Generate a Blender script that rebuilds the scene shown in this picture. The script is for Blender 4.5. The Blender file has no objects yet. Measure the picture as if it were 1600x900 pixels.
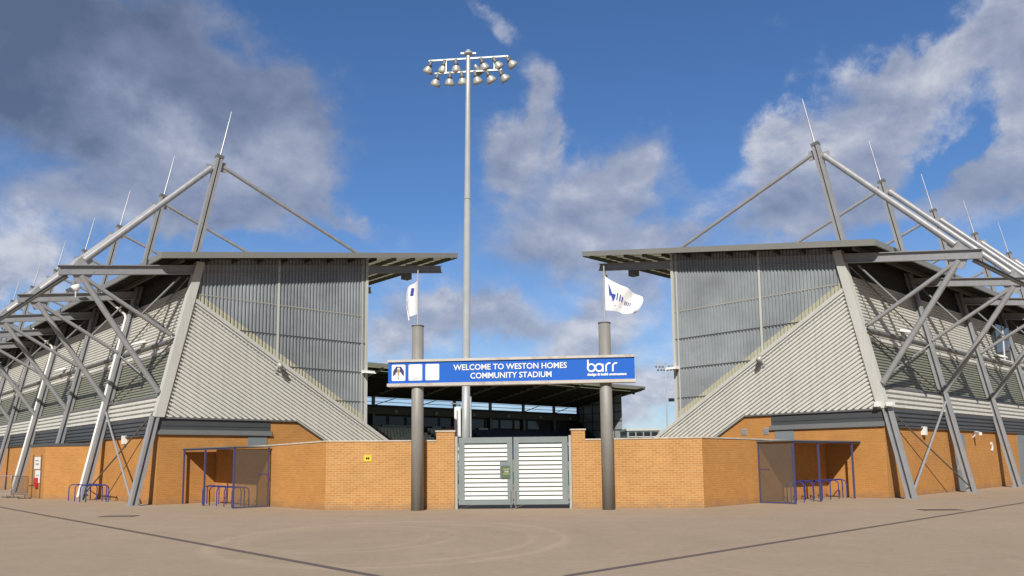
import bpy, bmesh, math, random
from mathutils import Vector, Matrix
random.seed(7)
S = bpy.context.scene
C = S.collection

# ------------------------------------------------------------------ camera
cam_d = bpy.data.cameras.new('camera'); cam = bpy.data.objects.new('camera', cam_d); C.objects.link(cam)
cam_d.sensor_width = 36.0; cam_d.lens = 1224.79 / 1600 * 36
cam_d.shift_y = 0.0797; cam_d.clip_start = 0.1; cam_d.clip_end = 5000
cam.matrix_world = Matrix.Translation((0, 0, 1.7)) @ Matrix.Rotation(math.radians(90) + 0.1126, 4, 'X') @ Matrix.Rotation(-0.0105, 4, 'Z')
S.camera = cam

# ------------------------------------------------------------------ sky, sun, exposure
SUN_EL = math.radians(36.3)
SUN_AZ = math.radians(81.4)          # direction the light travels, from +X
sdir = Vector((math.cos(SUN_AZ) * math.cos(SUN_EL), math.sin(SUN_AZ) * math.cos(SUN_EL), -math.sin(SUN_EL)))
sl = bpy.data.lights.new('sun', 'SUN'); sl.energy = 5.0; sl.angle = math.radians(0.53); sl.color = (1.0, 0.955, 0.88)
so = bpy.data.objects.new('sun', sl); C.objects.link(so); so.rotation_euler = sdir.to_track_quat('-Z', 'Y').to_euler()
so.location = (0, -20, 60)
S.view_settings.view_transform = 'Standard'; S.view_settings.look = 'None'
S.view_settings.exposure = 0.0; S.view_settings.gamma = 1.0; S.view_settings.use_curve_mapping = False
S.cycles.max_bounces = 6; S.cycles.diffuse_bounces = 3; S.cycles.glossy_bounces = 3; S.cycles.transparent_max_bounces = 8
S.cycles.caustics_reflective = False; S.cycles.caustics_refractive = False

W = bpy.data.worlds.new('World'); S.world = W; W.use_nodes = True
nt = W.node_tree; nt.nodes.clear()
SKY_STRENGTH = 0.10
BLOBS=[
  ((-0.483, 0.761, 0.433), (5.075, 2.446, 1.32), (-2.704, 5.759, -13.227), 1.1, 0.9) ,
  ((-0.389, 0.816, 0.427), (5.531, 2.489, 0.24), (-4.863, 6.311, -16.666), 0.95, 0.8) ,
  ((-0.337, 0.844, 0.417), (9.13, 4.132, -1.075), (-8.238, 6.982, -20.96), 0.7, 0.8) ,
  ((-0.507, 0.788, 0.349), (6.773, 3.658, 1.523), (-3.642, 8.199, -24.007), 0.8, 0.85) ,
  ((-0.369, 0.857, 0.359), (13.071, 4.795, 1.844), (-3.177, 10.073, -27.584), 1.7, -0.25) ,
  ((-0.278, 0.882, 0.38), (26.646, 7.114, 2.751), (-2.071, 8.457, -21.352), 0.95, 0.0) ,
  ((-0.388, 0.873, 0.297), (9.71, 3.866, 1.192), (-1.974, 6.53, -22.039), 0.85, 0.35) ,
  ((-0.302, 0.904, 0.303), (10.944, 3.29, 0.971), (-1.703, 7.1, -23.205), 0.7, 0.35) ,
  ((-0.541, 0.818, 0.196), (11.115, 8.306, -4.208), (-9.848, 0.839, -31.243), 1.3, 0.0) ,
  ((-0.508, 0.82, 0.263), (11.151, 6.274, 1.849), (-3.426, 9.078, -35.414), 0.55, 0.3) ,
  ((0.034, 0.905, 0.423), (30.785, -0.935, -0.775), (0.007, 8.795, -19.002), 0.95, 0.1) ,
  ((-0.005, 0.928, 0.372), (31.76, 0.153, -0.285), (-0.359, 10.777, -27.163), 0.75, 0.25) ,
  ((0.066, 0.926, 0.371), (70.722, -4.309, -2.5), (0.364, 19.381, -49.005), 0.6, 0.05) ,
  ((0.07, 0.95, 0.306), (11.094, -1.646, 2.429), (6.719, 6.957, -23.486), 0.95, 0.25) ,
  ((0.159, 0.93, 0.331), (14.319, -6.308, 10.628), (16.524, 3.844, -19.078), 0.6, 0.25) ,
  ((0.13, 0.958, 0.254), (10.408, -1.328, -0.466), (0.289, 9.056, -34.862), 0.7, 0.35) ,
  ((-0.08, 0.977, 0.197), (15.413, 1.186, 0.074), (-0.705, 7.948, -40.457), 1.5, 0.1) ,
  ((0.11, 0.981, 0.157), (10.697, -2.393, 7.148), (13.871, 1.596, -20.355), 1.25, 0.1) ,
  ((-0.153, 0.977, 0.151), (17.709, 2.663, 0.218), (-0.434, 4.025, -27.277), 1.0, 0.25) ,
  ((0.0, 0.987, 0.159), (15.326, -0.044, -0.17), (-0.429, 6.333, -40.406), 0.6, 0.4) ,
  ((0.441, 0.795, 0.417), (10.531, -9.64, 7.138), (20.973, 2.756, -27.702), 1.1, 0.1) ,
  ((0.41, 0.828, 0.383), (17.871, -15.327, 13.818), (18.236, 1.551, -23.135), 1.0, 0.15) ,
  ((0.331, 0.867, 0.371), (33.886, -10.906, -5.084), (3.057, 13.393, -34.378), 1.0, 0.0) ,
  ((0.37, 0.871, 0.322), (11.85, -6.168, 2.905), (9.928, 4.882, -24.903), 1.1, 0.2) ,
  ((0.328, 0.901, 0.283), (11.01, -3.645, -1.279), (1.323, 7.495, -25.729), 0.75, 0.4) ,
  ((0.423, 0.865, 0.271), (17.218, -7.675, -2.629), (2.219, 9.282, -33.591), 0.7, 0.45) ,
  ((0.521, 0.772, 0.366), (24.539, -18.781, 4.464), (4.788, 2.18, -11.535), 1.15, 0.15) ,
  ((0.512, 0.803, 0.306), (14.721, -8.177, -3.333), (2.573, 7.351, -23.868), 1.0, 0.45) ,
  ((0.485, 0.75, 0.451), (28.005, -24.516, 10.451), (27.227, 7.981, -42.918), 0.7, 0.1) ,
  ((-0.01, 0.856, 0.517), (24.527, 10.038, -16.341), (-38.926, 20.708, -35.465), 0.6, 0.1) ,
  ((0.169, 0.983, 0.079), (13.823, -2.401, -0.343), (-0.45, 2.18, -27.557), 1.4, 0.0) ,
  ((-0.187, 0.94, 0.285), (19.222, 6.197, -8.089), (-35.556, 13.705, -69.7), 0.5, 0.3) ,
  ((0.259, 0.886, 0.384), (53.044, -13.035, -6.271), (8.993, 52.064, -127.517), 0.3, 0.1) ,
  ((0.468, 0.818, 0.334), (41.157, -7.905, -38.862), (-8.931, 11.549, -15.983), -1.0, 0.1) ,
  ((-0.169, 0.922, 0.348), (21.358, 3.429, 1.053), (-0.761, 4.981, -13.75), -0.18, 0.1) ,
  ((0.168, 0.941, 0.294), (31.638, -5.166, -1.964), (0.89, 12.46, -41.013), -0.3, 0.1) ,
]

def world():
    N = nt.nodes.new; L = nt.links.new
    def mth(op, a, b=None, c=None, clamp=False):
        n = N('ShaderNodeMath'); n.operation = op; n.use_clamp = clamp
        for i, x in enumerate((a, b, c)):
            if x is None: continue
            if isinstance(x, (int, float)): n.inputs[i].default_value = x
            else: L(x, n.inputs[i])
        return n.outputs[0]
    def vm(op, a, b=None, out=0):
        n = N('ShaderNodeVectorMath'); n.operation = op
        for i, x in enumerate((a, b)):
            if x is None: continue
            if isinstance(x, tuple): n.inputs[i].default_value = x
            else: L(x, n.inputs[i])
        return n.outputs[out]
    sky = N('ShaderNodeTexSky'); sky.sky_type = 'NISHITA'; sky.sun_disc = False
    sky.sun_elevation = SUN_EL; sky.sun_rotation = math.radians(188.6)
    sky.air_density = 1.0; sky.dust_density = 0.25; sky.ozone_density = 2.2
    geo = N('ShaderNodeTexCoord'); d0 = geo.outputs['Generated']
    def noise(scale, detail, rough, vec, dist=0.0):
        n = N('ShaderNodeTexNoise'); n.inputs['Scale'].default_value = scale; n.inputs['Detail'].default_value = detail
        n.inputs['Roughness'].default_value = rough; n.inputs['Distortion'].default_value = dist
        L(vec, n.inputs['Vector']); return n
    # clouds are stretched sideways by perspective: project on a cloud deck
    sep = N('ShaderNodeSeparateXYZ'); L(d0, sep.inputs[0])
    wn = noise(5.5, 7, 0.62, d0)
    w1 = vm('SUBTRACT', wn.outputs['Color'], (0.5, 0.5, 0.5))
    sc = N('ShaderNodeVectorMath'); sc.operation = 'SCALE'; L(w1, sc.inputs[0]); sc.inputs['Scale'].default_value = 0.20
    d = vm('ADD', d0, sc.outputs[0])
    tot = None; dark = None
    for c, a1, a2, wt, dk in BLOBS:
        e = vm('SUBTRACT', d, c)
        p = vm('DOT_PRODUCT', e, a1, 1); q = vm('DOT_PRODUCT', e, a2, 1)
        r2 = mth('ADD', mth('MULTIPLY', p, p), mth('MULTIPLY', q, q))
        # (1+r2/2)^-2, close to a gaussian with soft tails
        g = mth('MULTIPLY', mth('POWER', mth('MULTIPLY_ADD', r2, 0.42, 1.0), -2.4), wt)
        tot = g if tot is None else mth('ADD', tot, g)
        gd = mth('MULTIPLY', g, dk)
        dark = gd if dark is None else mth('ADD', dark, gd)
    darkf = mth('MAXIMUM', mth('DIVIDE', dark, mth('MAXIMUM', tot, 0.05)), -0.1)
    tot = mth('MINIMUM', mth('MAXIMUM', tot, 0.0), 1.15)
    flat = vm('MULTIPLY', d0, (1.0, 1.0, 1.5))
    n1 = noise(6.5, 11, 0.60, flat, 0.15)
    up = vm('ADD', flat, (-0.006, 0.0, 0.030)); n1u = noise(6.5, 6, 0.60, up, 0.15)
    relief = mth('SUBTRACT', n1.outputs['Fac'], n1u.outputs['Fac'])
    n2 = noise(2.2, 4, 0.55, d0)
    # density
    a = mth('ADD', mth('MULTIPLY', tot, 0.95), mth('MULTIPLY_ADD', n1.outputs['Fac'], 1.35, -0.745))
    mr = N('ShaderNodeMapRange'); mr.interpolation_type = 'SMOOTHSTEP'
    L(a, mr.inputs['Value']); mr.inputs['From Min'].default_value = 0.26; mr.inputs['From Max'].default_value = 0.84
    dens = mth('MULTIPLY', mr.outputs[0], 0.86)
    # thin general veil near the horizon
    hz = N('ShaderNodeMapRange'); L(sep.outputs['Z'], hz.inputs['Value']); hz.inputs['From Min'].default_value = 0.30; hz.inputs['From Max'].default_value = -0.02
    hz.inputs['To Min'].default_value = 0.0; hz.inputs['To Max'].default_value = 0.55
    fr = N('ShaderNodeMapRange'); L(sep.outputs['Y'], fr.inputs['Value']); fr.inputs['From Min'].default_value = -0.2; fr.inputs['From Max'].default_value = 0.5
    dens2 = mth('ADD', dens, mth('MULTIPLY', mth('SUBTRACT', 1.0, dens), mth('MULTIPLY', hz.outputs[0], fr.outputs[0])))
    # cloud brightness: grey where thick/dark, bright elsewhere, modulated by finer noise
    n3 = noise(9.0, 7, 0.6, d0, 0.1)
    lit = mth('ADD', mth('MULTIPLY_ADD', n3.outputs['Fac'], 0.6, 0.48), mth('MULTIPLY', darkf, -0.92), clamp=False)
    lit = mth('ADD', lit, mth('MULTIPLY_ADD', n2.outputs['Fac'], 0.5, -0.16))
    thin = mth('MULTIPLY', mth('SUBTRACT', 1.0, tot), 0.22)
    lit = mth('ADD', lit, thin); lit = mth('ADD', lit, mth('MULTIPLY', mth('MULTIPLY', relief, mth('SUBTRACT', 1.1, darkf)), 1.9), clamp=True)
    ramp = N('ShaderNodeValToRGB'); L(lit, ramp.inputs[0])
    e = ramp.color_ramp.elements
    k = 1.0 / SKY_STRENGTH
    e[0].position = 0.0; e[0].color = (0.108, 0.140, 0.225, 1)
    e[1].position = 1.0; e[1].color = (0.64, 0.65, 0.71, 1)
    m = e.new(0.42); m.color = (0.255, 0.30, 0.42, 1)
    m = e.new(0.7); m.color = (0.385, 0.42, 0.53, 1)
    cs = N('ShaderNodeVectorMath'); cs.operation = 'SCALE'; L(ramp.outputs[0], cs.inputs[0]); cs.inputs['Scale'].default_value = k
    mx = N('ShaderNodeMix'); mx.data_type = 'RGBA'; L(dens2, mx.inputs[0])
    tint = N('ShaderNodeMix'); tint.data_type = 'RGBA'; tint.blend_type = 'MULTIPLY'; tint.inputs[0].default_value = 1.0
    L(sky.outputs[0], tint.inputs[6]); tint.inputs[7].default_value = (0.60, 0.85, 1.16, 1)
    L(tint.outputs[2], mx.inputs[6]); L(cs.outputs[0], mx.inputs[7])
    bk = N('ShaderNodeMapRange'); bk.interpolation_type = 'SMOOTHSTEP'; L(sep.outputs['Y'], bk.inputs['Value']); bk.inputs['From Min'].default_value = 0.25; bk.inputs['From Max'].default_value = -0.25  # added unseen dark cloud bank behind and overhead, lowers the ambient light
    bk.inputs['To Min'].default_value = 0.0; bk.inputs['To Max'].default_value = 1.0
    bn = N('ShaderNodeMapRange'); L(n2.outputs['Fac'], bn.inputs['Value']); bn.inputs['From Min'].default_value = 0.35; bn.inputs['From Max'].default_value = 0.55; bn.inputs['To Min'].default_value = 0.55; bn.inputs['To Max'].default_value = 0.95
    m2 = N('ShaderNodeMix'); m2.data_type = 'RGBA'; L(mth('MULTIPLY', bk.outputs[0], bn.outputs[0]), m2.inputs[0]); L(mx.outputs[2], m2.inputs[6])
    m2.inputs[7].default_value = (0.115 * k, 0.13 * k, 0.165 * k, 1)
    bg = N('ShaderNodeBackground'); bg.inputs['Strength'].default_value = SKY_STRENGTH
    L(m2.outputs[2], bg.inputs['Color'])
    o = N('ShaderNodeOutputWorld'); L(bg.outputs[0], o.inputs['Surface'])
world()

# ------------------------------------------------------------------ materials
def new_mat(name):
    m = bpy.data.materials.new(name); m.use_nodes = True
    n = m.node_tree.nodes; b = n['Principled BSDF']
    return m, m.node_tree, b
def rgb(c): return (c[0], c[1], c[2], 1)
def mat(name, col, rough=0.6, metal=0.0, var=0.12, scale=1.5, bump=0.0, bscale=30, alpha=1.0, dirt=None, streak=0.0, spec=0.5):
    m, t, b = new_mat(name); N = t.nodes.new; L = t.links.new
    tc = N('ShaderNodeTexCoord')
    b.inputs['Roughness'].default_value = rough; b.inputs['Metallic'].default_value = metal
    b.inputs['Specular IOR Level'].default_value = spec
    nz = N('ShaderNodeTexNoise'); nz.inputs['Scale'].default_value = scale; nz.inputs['Detail'].default_value = 7; nz.inputs['Roughness'].default_value = 0.65
    L(tc.outputs['Object'], nz.inputs['Vector'])
    mr = N('ShaderNodeMapRange'); L(nz.outputs['Fac'], mr.inputs['Value'])
    mr.inputs['From Min'].default_value = 0.25; mr.inputs['From Max'].default_value = 0.75
    mr.inputs['To Min'].default_value = 1 - var; mr.inputs['To Max'].default_value = 1 + var
    sc = N('ShaderNodeVectorMath'); sc.operation = 'SCALE'; sc.inputs[0].default_value = col; L(mr.outputs[0], sc.inputs['Scale'])
    out = sc.outputs[0]
    if streak:
        mp = N('ShaderNodeMapping'); mp.inputs['Scale'].default_value = (7.0, 7.0, 0.35); L(tc.outputs['Object'], mp.inputs['Vector'])
        n2 = N('ShaderNodeTexNoise'); n2.inputs['Scale'].default_value = 1.0; n2.inputs['Detail'].default_value = 5; L(mp.outputs[0], n2.inputs['Vector'])
        m2 = N('ShaderNodeMapRange'); L(n2.outputs['Fac'], m2.inputs['Value']); m2.inputs['From Min'].default_value = 0.45; m2.inputs['From Max'].default_value = 0.75
        m2.inputs['To Min'].default_value = 0; m2.inputs['To Max'].default_value = streak
        mx = N('ShaderNodeMix'); mx.data_type = 'RGBA'; L(m2.outputs[0], mx.inputs[0]); L(out, mx.inputs[6])
        mx.inputs[7].default_value = rgb(dirt or [c * 0.45 for c in col]); out = mx.outputs[2]
    elif dirt:
        n2 = N('ShaderNodeTexNoise'); n2.inputs['Scale'].default_value = scale * 0.7 + 0.3; n2.inputs['Detail'].default_value = 8; n2.inputs['Roughness'].default_value = 0.7
        L(tc.outputs['Object'], n2.inputs['Vector'])
        m2 = N('ShaderNodeMapRange'); L(n2.outputs['Fac'], m2.inputs['Value']); m2.inputs['From Min'].default_value = 0.5; m2.inputs['From Max'].default_value = 0.72
        mx = N('ShaderNodeMix'); mx.data_type = 'RGBA'; L(m2.outputs[0], mx.inputs[0]); L(out, mx.inputs[6]); mx.inputs[7].default_value = rgb(dirt); out = mx.outputs[2]
    L(out, b.inputs['Base Color'])
    if bump:
        n3 = N('ShaderNodeTexNoise'); n3.inputs['Scale'].default_value = bscale; n3.inputs['Detail'].default_value = 4; L(tc.outputs['Object'], n3.inputs['Vector'])
        bp = N('ShaderNodeBump'); bp.inputs['Strength'].default_value = bump; bp.inputs['Distance'].default_value = 0.02; L(n3.outputs['Fac'], bp.inputs['Height']); L(bp.outputs[0], b.inputs['Normal'])
    if alpha < 1: b.inputs['Alpha'].default_value = alpha
    return m
def brick_mat(name, c1, c2, mortar, msize=0.011):
    m, t, b = new_mat(name); N = t.nodes.new; L = t.links.new
    uv = N('ShaderNodeUVMap'); uv.uv_map = 'UVMap'
    br = N('ShaderNodeTexBrick'); L(uv.outputs[0], br.inputs['Vector'])
    br.inputs['Scale'].default_value = 1.0; br.inputs['Brick Width'].default_value = 0.225; br.inputs['Row Height'].default_value = 0.075
    br.inputs['Mortar Size'].default_value = msize; br.inputs['Mortar Smooth'].default_value = 0.2; br.inputs['Bias'].default_value = -0.1
    br.inputs['Color1'].default_value = rgb(c1); br.inputs['Color2'].default_value = rgb(c2); br.inputs['Mortar'].default_value = rgb(mortar)
    nz = N('ShaderNodeTexNoise'); nz.inputs['Scale'].default_value = 0.9; nz.inputs['Detail'].default_value = 8; nz.inputs['Roughness'].default_value = 0.7; L(uv.outputs[0], nz.inputs['Vector'])
    mr = N('ShaderNodeMapRange'); L(nz.outputs['Fac'], mr.inputs['Value']); mr.inputs['From Min'].default_value = 0.3; mr.inputs['From Max'].default_value = 0.7
    mr.inputs['To Min'].default_value = 0.88; mr.inputs['To Max'].default_value = 1.1
    sc = N('ShaderNodeVectorMath'); sc.operation = 'SCALE'; L(br.outputs['Color'], sc.inputs[0]); L(mr.outputs[0], sc.inputs['Scale'])
    # splash dirt along the foot of the wall and damp patches
    sp = N('ShaderNodeSeparateXYZ'); L(uv.outputs[0], sp.inputs[0])
    nd = N('ShaderNodeTexNoise'); nd.inputs['Scale'].default_value = 2.3; nd.inputs['Detail'].default_value = 6; L(uv.outputs[0], nd.inputs['Vector'])
    dm = N('ShaderNodeMath'); dm.operation = 'MULTIPLY_ADD'; L(nd.outputs['Fac'], dm.inputs[0]); dm.inputs[1].default_value = -0.7; L(sp.outputs['Y'], dm.inputs[2])
    dr = N('ShaderNodeMapRange'); L(dm.outputs[0], dr.inputs['Value']); dr.inputs['From Min'].default_value = -0.35; dr.inputs['From Max'].default_value = -0.05; dr.inputs['To Min'].default_value = 0.55; dr.inputs['To Max'].default_value = 0.0
    dx = N('ShaderNodeMix'); dx.data_type = 'RGBA'; L(dr.outputs[0], dx.inputs[0]); L(sc.outputs[0], dx.inputs[6]); dx.inputs[7].default_value = (0.24, 0.16, 0.10, 1)
    L(dx.outputs[2], b.inputs['Base Color']); b.inputs['Roughness'].default_value = 0.85; b.inputs['Specular IOR Level'].default_value = 0.25
    bp = N('ShaderNodeBump'); bp.inputs['Strength'].default_value = 0.5; bp.inputs['Distance'].default_value = 0.006; bp.invert = True
    L(br.outputs['Fac'], bp.inputs['Height']); L(bp.outputs[0], b.inputs['Normal'])
    return m

# ------------------------------------------------------------------ mesh builder
class MB:
    def __init__(s, fn=None):
        s.bm = bmesh.new(); s.fn = fn or (lambda a, b, c: Vector((a, b, c)))
    def P(s, p): return s.bm.verts.new(s.fn(*p))
    def faces(s, pts, fs, smooth=False, raw=False):
        vs = [s.bm.verts.new(p) for p in pts] if raw else [s.P(p) for p in pts]
        for f in fs:
            try:
                k = s.bm.faces.new([vs[i] for i in f]); k.smooth = smooth
            except ValueError: pass
        return s
    def box(s, a0, a1, b0, b1, c0, c1):
        p = [(a, b, c) for c in (c0, c1) for b in (b0, b1) for a in (a0, a1)]
        return s.faces(p, [(0, 2, 3, 1), (4, 5, 7, 6), (0, 1, 5, 4), (2, 6, 7, 3), (0, 4, 6, 2), (1, 3, 7, 5)])
    def hexa(s, p):   # p: 4 bottom then 4 top
        return s.faces(p, [(3, 2, 1, 0), (4, 5, 6, 7), (0, 1, 5, 4), (1, 2, 6, 5), (2, 3, 7, 6), (3, 0, 4, 7)])
    def prism(s, poly, off):   # poly: local 3d points, off: local offset vector
        n = len(poly); top = [tuple(Vector(p) + Vector(off)) for p in poly]
        return s.faces(list(poly) + top, [tuple(range(n))[::-1], tuple(range(n, 2 * n))] + [(i, (i + 1) % n, n + (i + 1) % n, n + i) for i in range(n)])
    def sweep(s, prof, p0, p1, xd, yd, cap=True, smooth=False):   # profile in world xd/yd at both ends; p local
        a = s.fn(*p0); b = s.fn(*p1); n = len(prof)
        pts = [q + xd * x + yd * y for q in (a, b) for x, y in prof]
        fs = [(i, (i + 1) % n, n + (i + 1) % n, n + i) for i in range(n)]
        s.faces(pts, fs, smooth, True)
        if cap: s.faces(pts, [tuple(range(n))[::-1], tuple(range(n, 2 * n))], False, True)
        return s
    def axes(s, p0, p1, up=(0, 0, 1)):
        d = (s.fn(*p1) - s.fn(*p0)).normalized(); u = Vector(up)
        x = d.cross(u)
        if x.length < 1e-4: x = d.cross(Vector((0, 1, 0)))
        x.normalize(); return x, x.cross(d).normalized()
    def tube(s, p0, p1, r, r1=None, n=10, cap=True):
        x, y = s.axes(p0, p1); r1 = r if r1 is None else r1
        a = s.fn(*p0); b = s.fn(*p1)
        pts = [q + x * (rr * math.cos(2 * math.pi * i / n)) + y * (rr * math.sin(2 * math.pi * i / n)) for q, rr in ((a, r), (b, r1)) for i in range(n)]
        s.faces(pts, [(i, (i + 1) % n, n + (i + 1) % n, n + i) for i in range(n)], True, True)
        if cap: s.faces(pts, [tuple(range(n))[::-1], tuple(range(n, 2 * n))], False, True)
        return s
    def path(s, pts, r, n=8):
        for a, b in zip(pts, pts[1:]): s.tube(a, b, r, n=n)
        return s
    def bar(s, p0, p1, w, h, up=(0, 0, 1)):
        x, y = s.axes(p0, p1, up)
        return s.sweep([(-w / 2, -h / 2), (w / 2, -h / 2), (w / 2, h / 2), (-w / 2, h / 2)], p0, p1, x, y)
    def ibeam(s, p0, p1, depth, width, dd, tf=0.025, tw=0.02):
        # dd: world direction of depth; width direction is perpendicular
        d = (s.fn(*p1) - s.fn(*p0)).normalized(); y = (dd - d * dd.dot(d)).normalized(); x = d.cross(y)
        h, w = depth / 2, width / 2
        pr = [(-w, -h), (w, -h), (w, -h + tf), (tw / 2, -h + tf), (tw / 2, h - tf), (w, h - tf), (w, h), (-w, h), (-w, h - tf), (-tw / 2, h - tf), (-tw / 2, -h + tf), (-w, -h + tf)]
        a = s.fn(*p0); b = s.fn(*p1); n = 12
        pts = [q + x * u + y * v for q in (a, b) for u, v in pr]
        fs = [(i, (i + 1) % n, n + (i + 1) % n, n + i) for i in range(n)]
        for o in (0, n):
            fs += [(o + 0, o + 1, o + 2, o + 3, o + 10, o + 11), (o + 3, o + 4, o + 9, o + 10), (o + 4, o + 5, o + 6, o + 7, o + 8, o + 9)]
        return s.faces(pts, fs, False, True)
    def twin(s, p0, p1, depth, width, dd, slot=.10):
        d = (s.fn(*p1) - s.fn(*p0)).normalized(); y = (dd - d * dd.dot(d)).normalized(); x = d.cross(y); w = width / 2
        for a, b_ in ((-depth / 2, -slot / 2), (slot / 2, depth / 2)):
            s.sweep([(-w, a), (w, a), (w, b_), (-w, b_)], p0, p1, x, y)
        return s.sweep([(-.02, -slot / 2 - .01), (.02, -slot / 2 - .01), (.02, slot / 2 + .01), (-.02, slot / 2 + .01)], p0, p1, x, y)
    def lathe(s, c, axis, prof, n=14, smooth=True):   # prof: (dist along axis, radius)
        ax = Vector(axis).normalized(); x = ax.cross(Vector((0, 0, 1)))
        if x.length < 1e-3: x = Vector((1, 0, 0))
        x.normalize(); y = ax.cross(x); c = s.fn(*c)
        pts = [c + ax * d + x * (r * math.cos(2 * math.pi * i / n)) + y * (r * math.sin(2 * math.pi * i / n)) for d, r in prof for i in range(n)]
        fs = [(j * n + i, j * n + (i + 1) % n, (j + 1) * n + (i + 1) % n, (j + 1) * n + i) for j in range(len(prof) - 1) for i in range(n)]
        return s.faces(pts, fs, smooth, True)
    def corr(s, org, T, Sd, Nd, tlen, slen, pitch, depth, duty=(0.5, 0.14), clip=()):
        # trapezoid corrugated sheet; ribs run along T; org/T/Sd/Nd are WORLD vectors relative to root
        b = bmesh.new(); k = int(math.ceil(slen / pitch)); prof = []
        f, g = duty
        for i in range(k):
            o = i * pitch
            prof += [(o, 0), (o + pitch * (1 - f - 2 * g), 0), (o + pitch * (1 - f - g), depth), (o + pitch * (1 - g), depth)]
        prof.append((k * pitch, 0))
        rows = [[b.verts.new(org + Sd * a + Nd * h + T * t) for a, h in prof] for t in (0, tlen)]
        for i in range(len(prof) - 1): b.faces.new((rows[0][i], rows[0][i + 1], rows[1][i + 1], rows[1][i]))
        for co, no in clip:
            bmesh.ops.bisect_plane(b, geom=b.verts[:] + b.edges[:] + b.faces[:], dist=1e-5, plane_co=co, plane_no=no, clear_outer=True)
        b.verts.ensure_lookup_table()
        mp = {}
        for v in b.verts: mp[v] = s.bm.verts.new(v.co)
        for fc in b.faces: s.bm.faces.new([mp[v] for v in fc.verts])
        b.free(); return s
    def build(s, name, m, parent=None, loc=None, label=None, kind=None, norm=True):
        bm = s.bm
        if norm: bmesh.ops.recalc_face_normals(bm, faces=bm.faces[:])
        uv = bm.loops.layers.uv.new('UVMap')
        for f in bm.faces:
            n = f.normal
            if n.length < 1e-6: f.normal_update(); n = f.normal
            if abs(n.z) > 0.8:
                for l in f.loops: l[uv].uv = (l.vert.co.x, l.vert.co.y)
            else:
                t = Vector((-n.y, n.x, 0)).normalized()
                for l in f.loops: l[uv].uv = (l.vert.co.dot(t), l.vert.co.z)
        me = bpy.data.meshes.new(name); bm.to_mesh(me); bm.free(); me.materials.append(m)
        o = bpy.data.objects.new(name, me); C.objects.link(o)
        if parent: o.parent = parent
        if loc is not None: o.location = loc
        if label: o['label'] = label
        if kind: o['kind'] = kind
        return o
def tag(o, label, cat, group=None):
    o['label'] = label; o['category'] = cat
    if group: o['group'] = group
    return o
def empty(name, loc, label, cat, group=None):
    o = bpy.data.objects.new(name, None); C.objects.link(o); o.location = loc; o.empty_display_size = 0.2
    return tag(o, label, cat, group)
def struct(o): o['kind'] = 'structure'; return o
def dup(o, parent, loc=None):
    c = o.copy(); C.objects.link(c); c.parent = parent
    if loc is not None: c.location = loc
    for ch in list(o.children): dup(ch, c)
    return c
def copy_thing(o, loc, label, rot=None):
    kids = list(o.children)
    c = o.copy(); C.objects.link(c); c.location = loc
    if rot is not None: c.rotation_euler = rot
    c['label'] = label
    for ch in kids: dup(ch, c)
    return c
def text_mesh(body, size, name, m, parent, mw, align='CENTER', bold=0.0, depth=0.004, sx=1.0):
    cu = bpy.data.curves.new(name, 'FONT'); cu.body = body; cu.size = size; cu.align_x = align; cu.extrude = depth; cu.offset = bold
    cu.resolution_u = 3
    t = bpy.data.objects.new(name, cu); C.objects.link(t)
    dg = bpy.context.evaluated_depsgraph_get(); dg.update()
    me = bpy.data.meshes.new_from_object(t.evaluated_get(dg)); C.objects.unlink(t); bpy.data.objects.remove(t)
    me.transform(Matrix.Diagonal((sx, 1, 1, 1))); me.transform(mw); me.name = name; me.materials.clear(); me.materials.append(m)
    o = bpy.data.objects.new(name, me); C.objects.link(o); o.parent = parent
    return o

M = {}
M['brick'] = brick_mat('brick', (0.49, 0.225, 0.062), (0.435, 0.19, 0.049), (0.47, 0.26, 0.10))
M['brick_wall'] = brick_mat('gate_brick', (0.485, 0.25, 0.085), (0.415, 0.19, 0.057), (0.53, 0.345, 0.165))
M['clad'] = mat('pale_cladding', (0.655, 0.65, 0.60), 0.45, 0.0, 0.06, 0.8, streak=0.25, dirt=(0.33, 0.32, 0.28))
M['clad_side'] = mat('pale_side_cladding', (0.61, 0.60, 0.545), 0.5, 0.0, 0.08, 1.2, streak=0.3, dirt=(0.28, 0.27, 0.22))
M['trim'] = mat('trim', (0.54, 0.54, 0.50), 0.5, 0.0, 0.06, 1.0, streak=0.2, dirt=(0.27, 0.27, 0.24))
M['transl'] = mat('translucent_sheet', (0.275, 0.30, 0.315), 0.34, 0.0, 0.32, 0.35, spec=0.6)
M['transl_lap'] = mat('cream_sheet_edge', (0.42, 0.41, 0.31), 0.5, 0.0, 0.1, 2)
M['louvre'] = mat('green_grey_sheet', (0.23, 0.235, 0.185), 0.5, 0.0, 0.15, 0.9, streak=0.35, dirt=(0.13, 0.135, 0.10))
M['band'] = mat('dark_grey_panel', (0.065, 0.07, 0.075), 0.5, 0.0, 0.1, 1.0)
M['ledge'] = mat('grey_flashing', (0.14, 0.145, 0.145), 0.5, 0.0, 0.08, 1.0)
M['fascia'] = mat('roof_fascia', (0.225, 0.225, 0.205), 0.5, 0.0, 0.05, 0.5, streak=0.15, dirt=(0.17, 0.17, 0.15))
M['roof'] = mat('roof_sheet', (0.30, 0.30, 0.29), 0.6, 0.0, 0.08, 0.6)
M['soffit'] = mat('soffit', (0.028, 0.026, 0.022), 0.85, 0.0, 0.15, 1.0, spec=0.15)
M['soffit_light'] = mat('cream_roof_sheet', (0.55, 0.53, 0.36), 0.6, 0.0, 0.15, 1.0)
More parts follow.
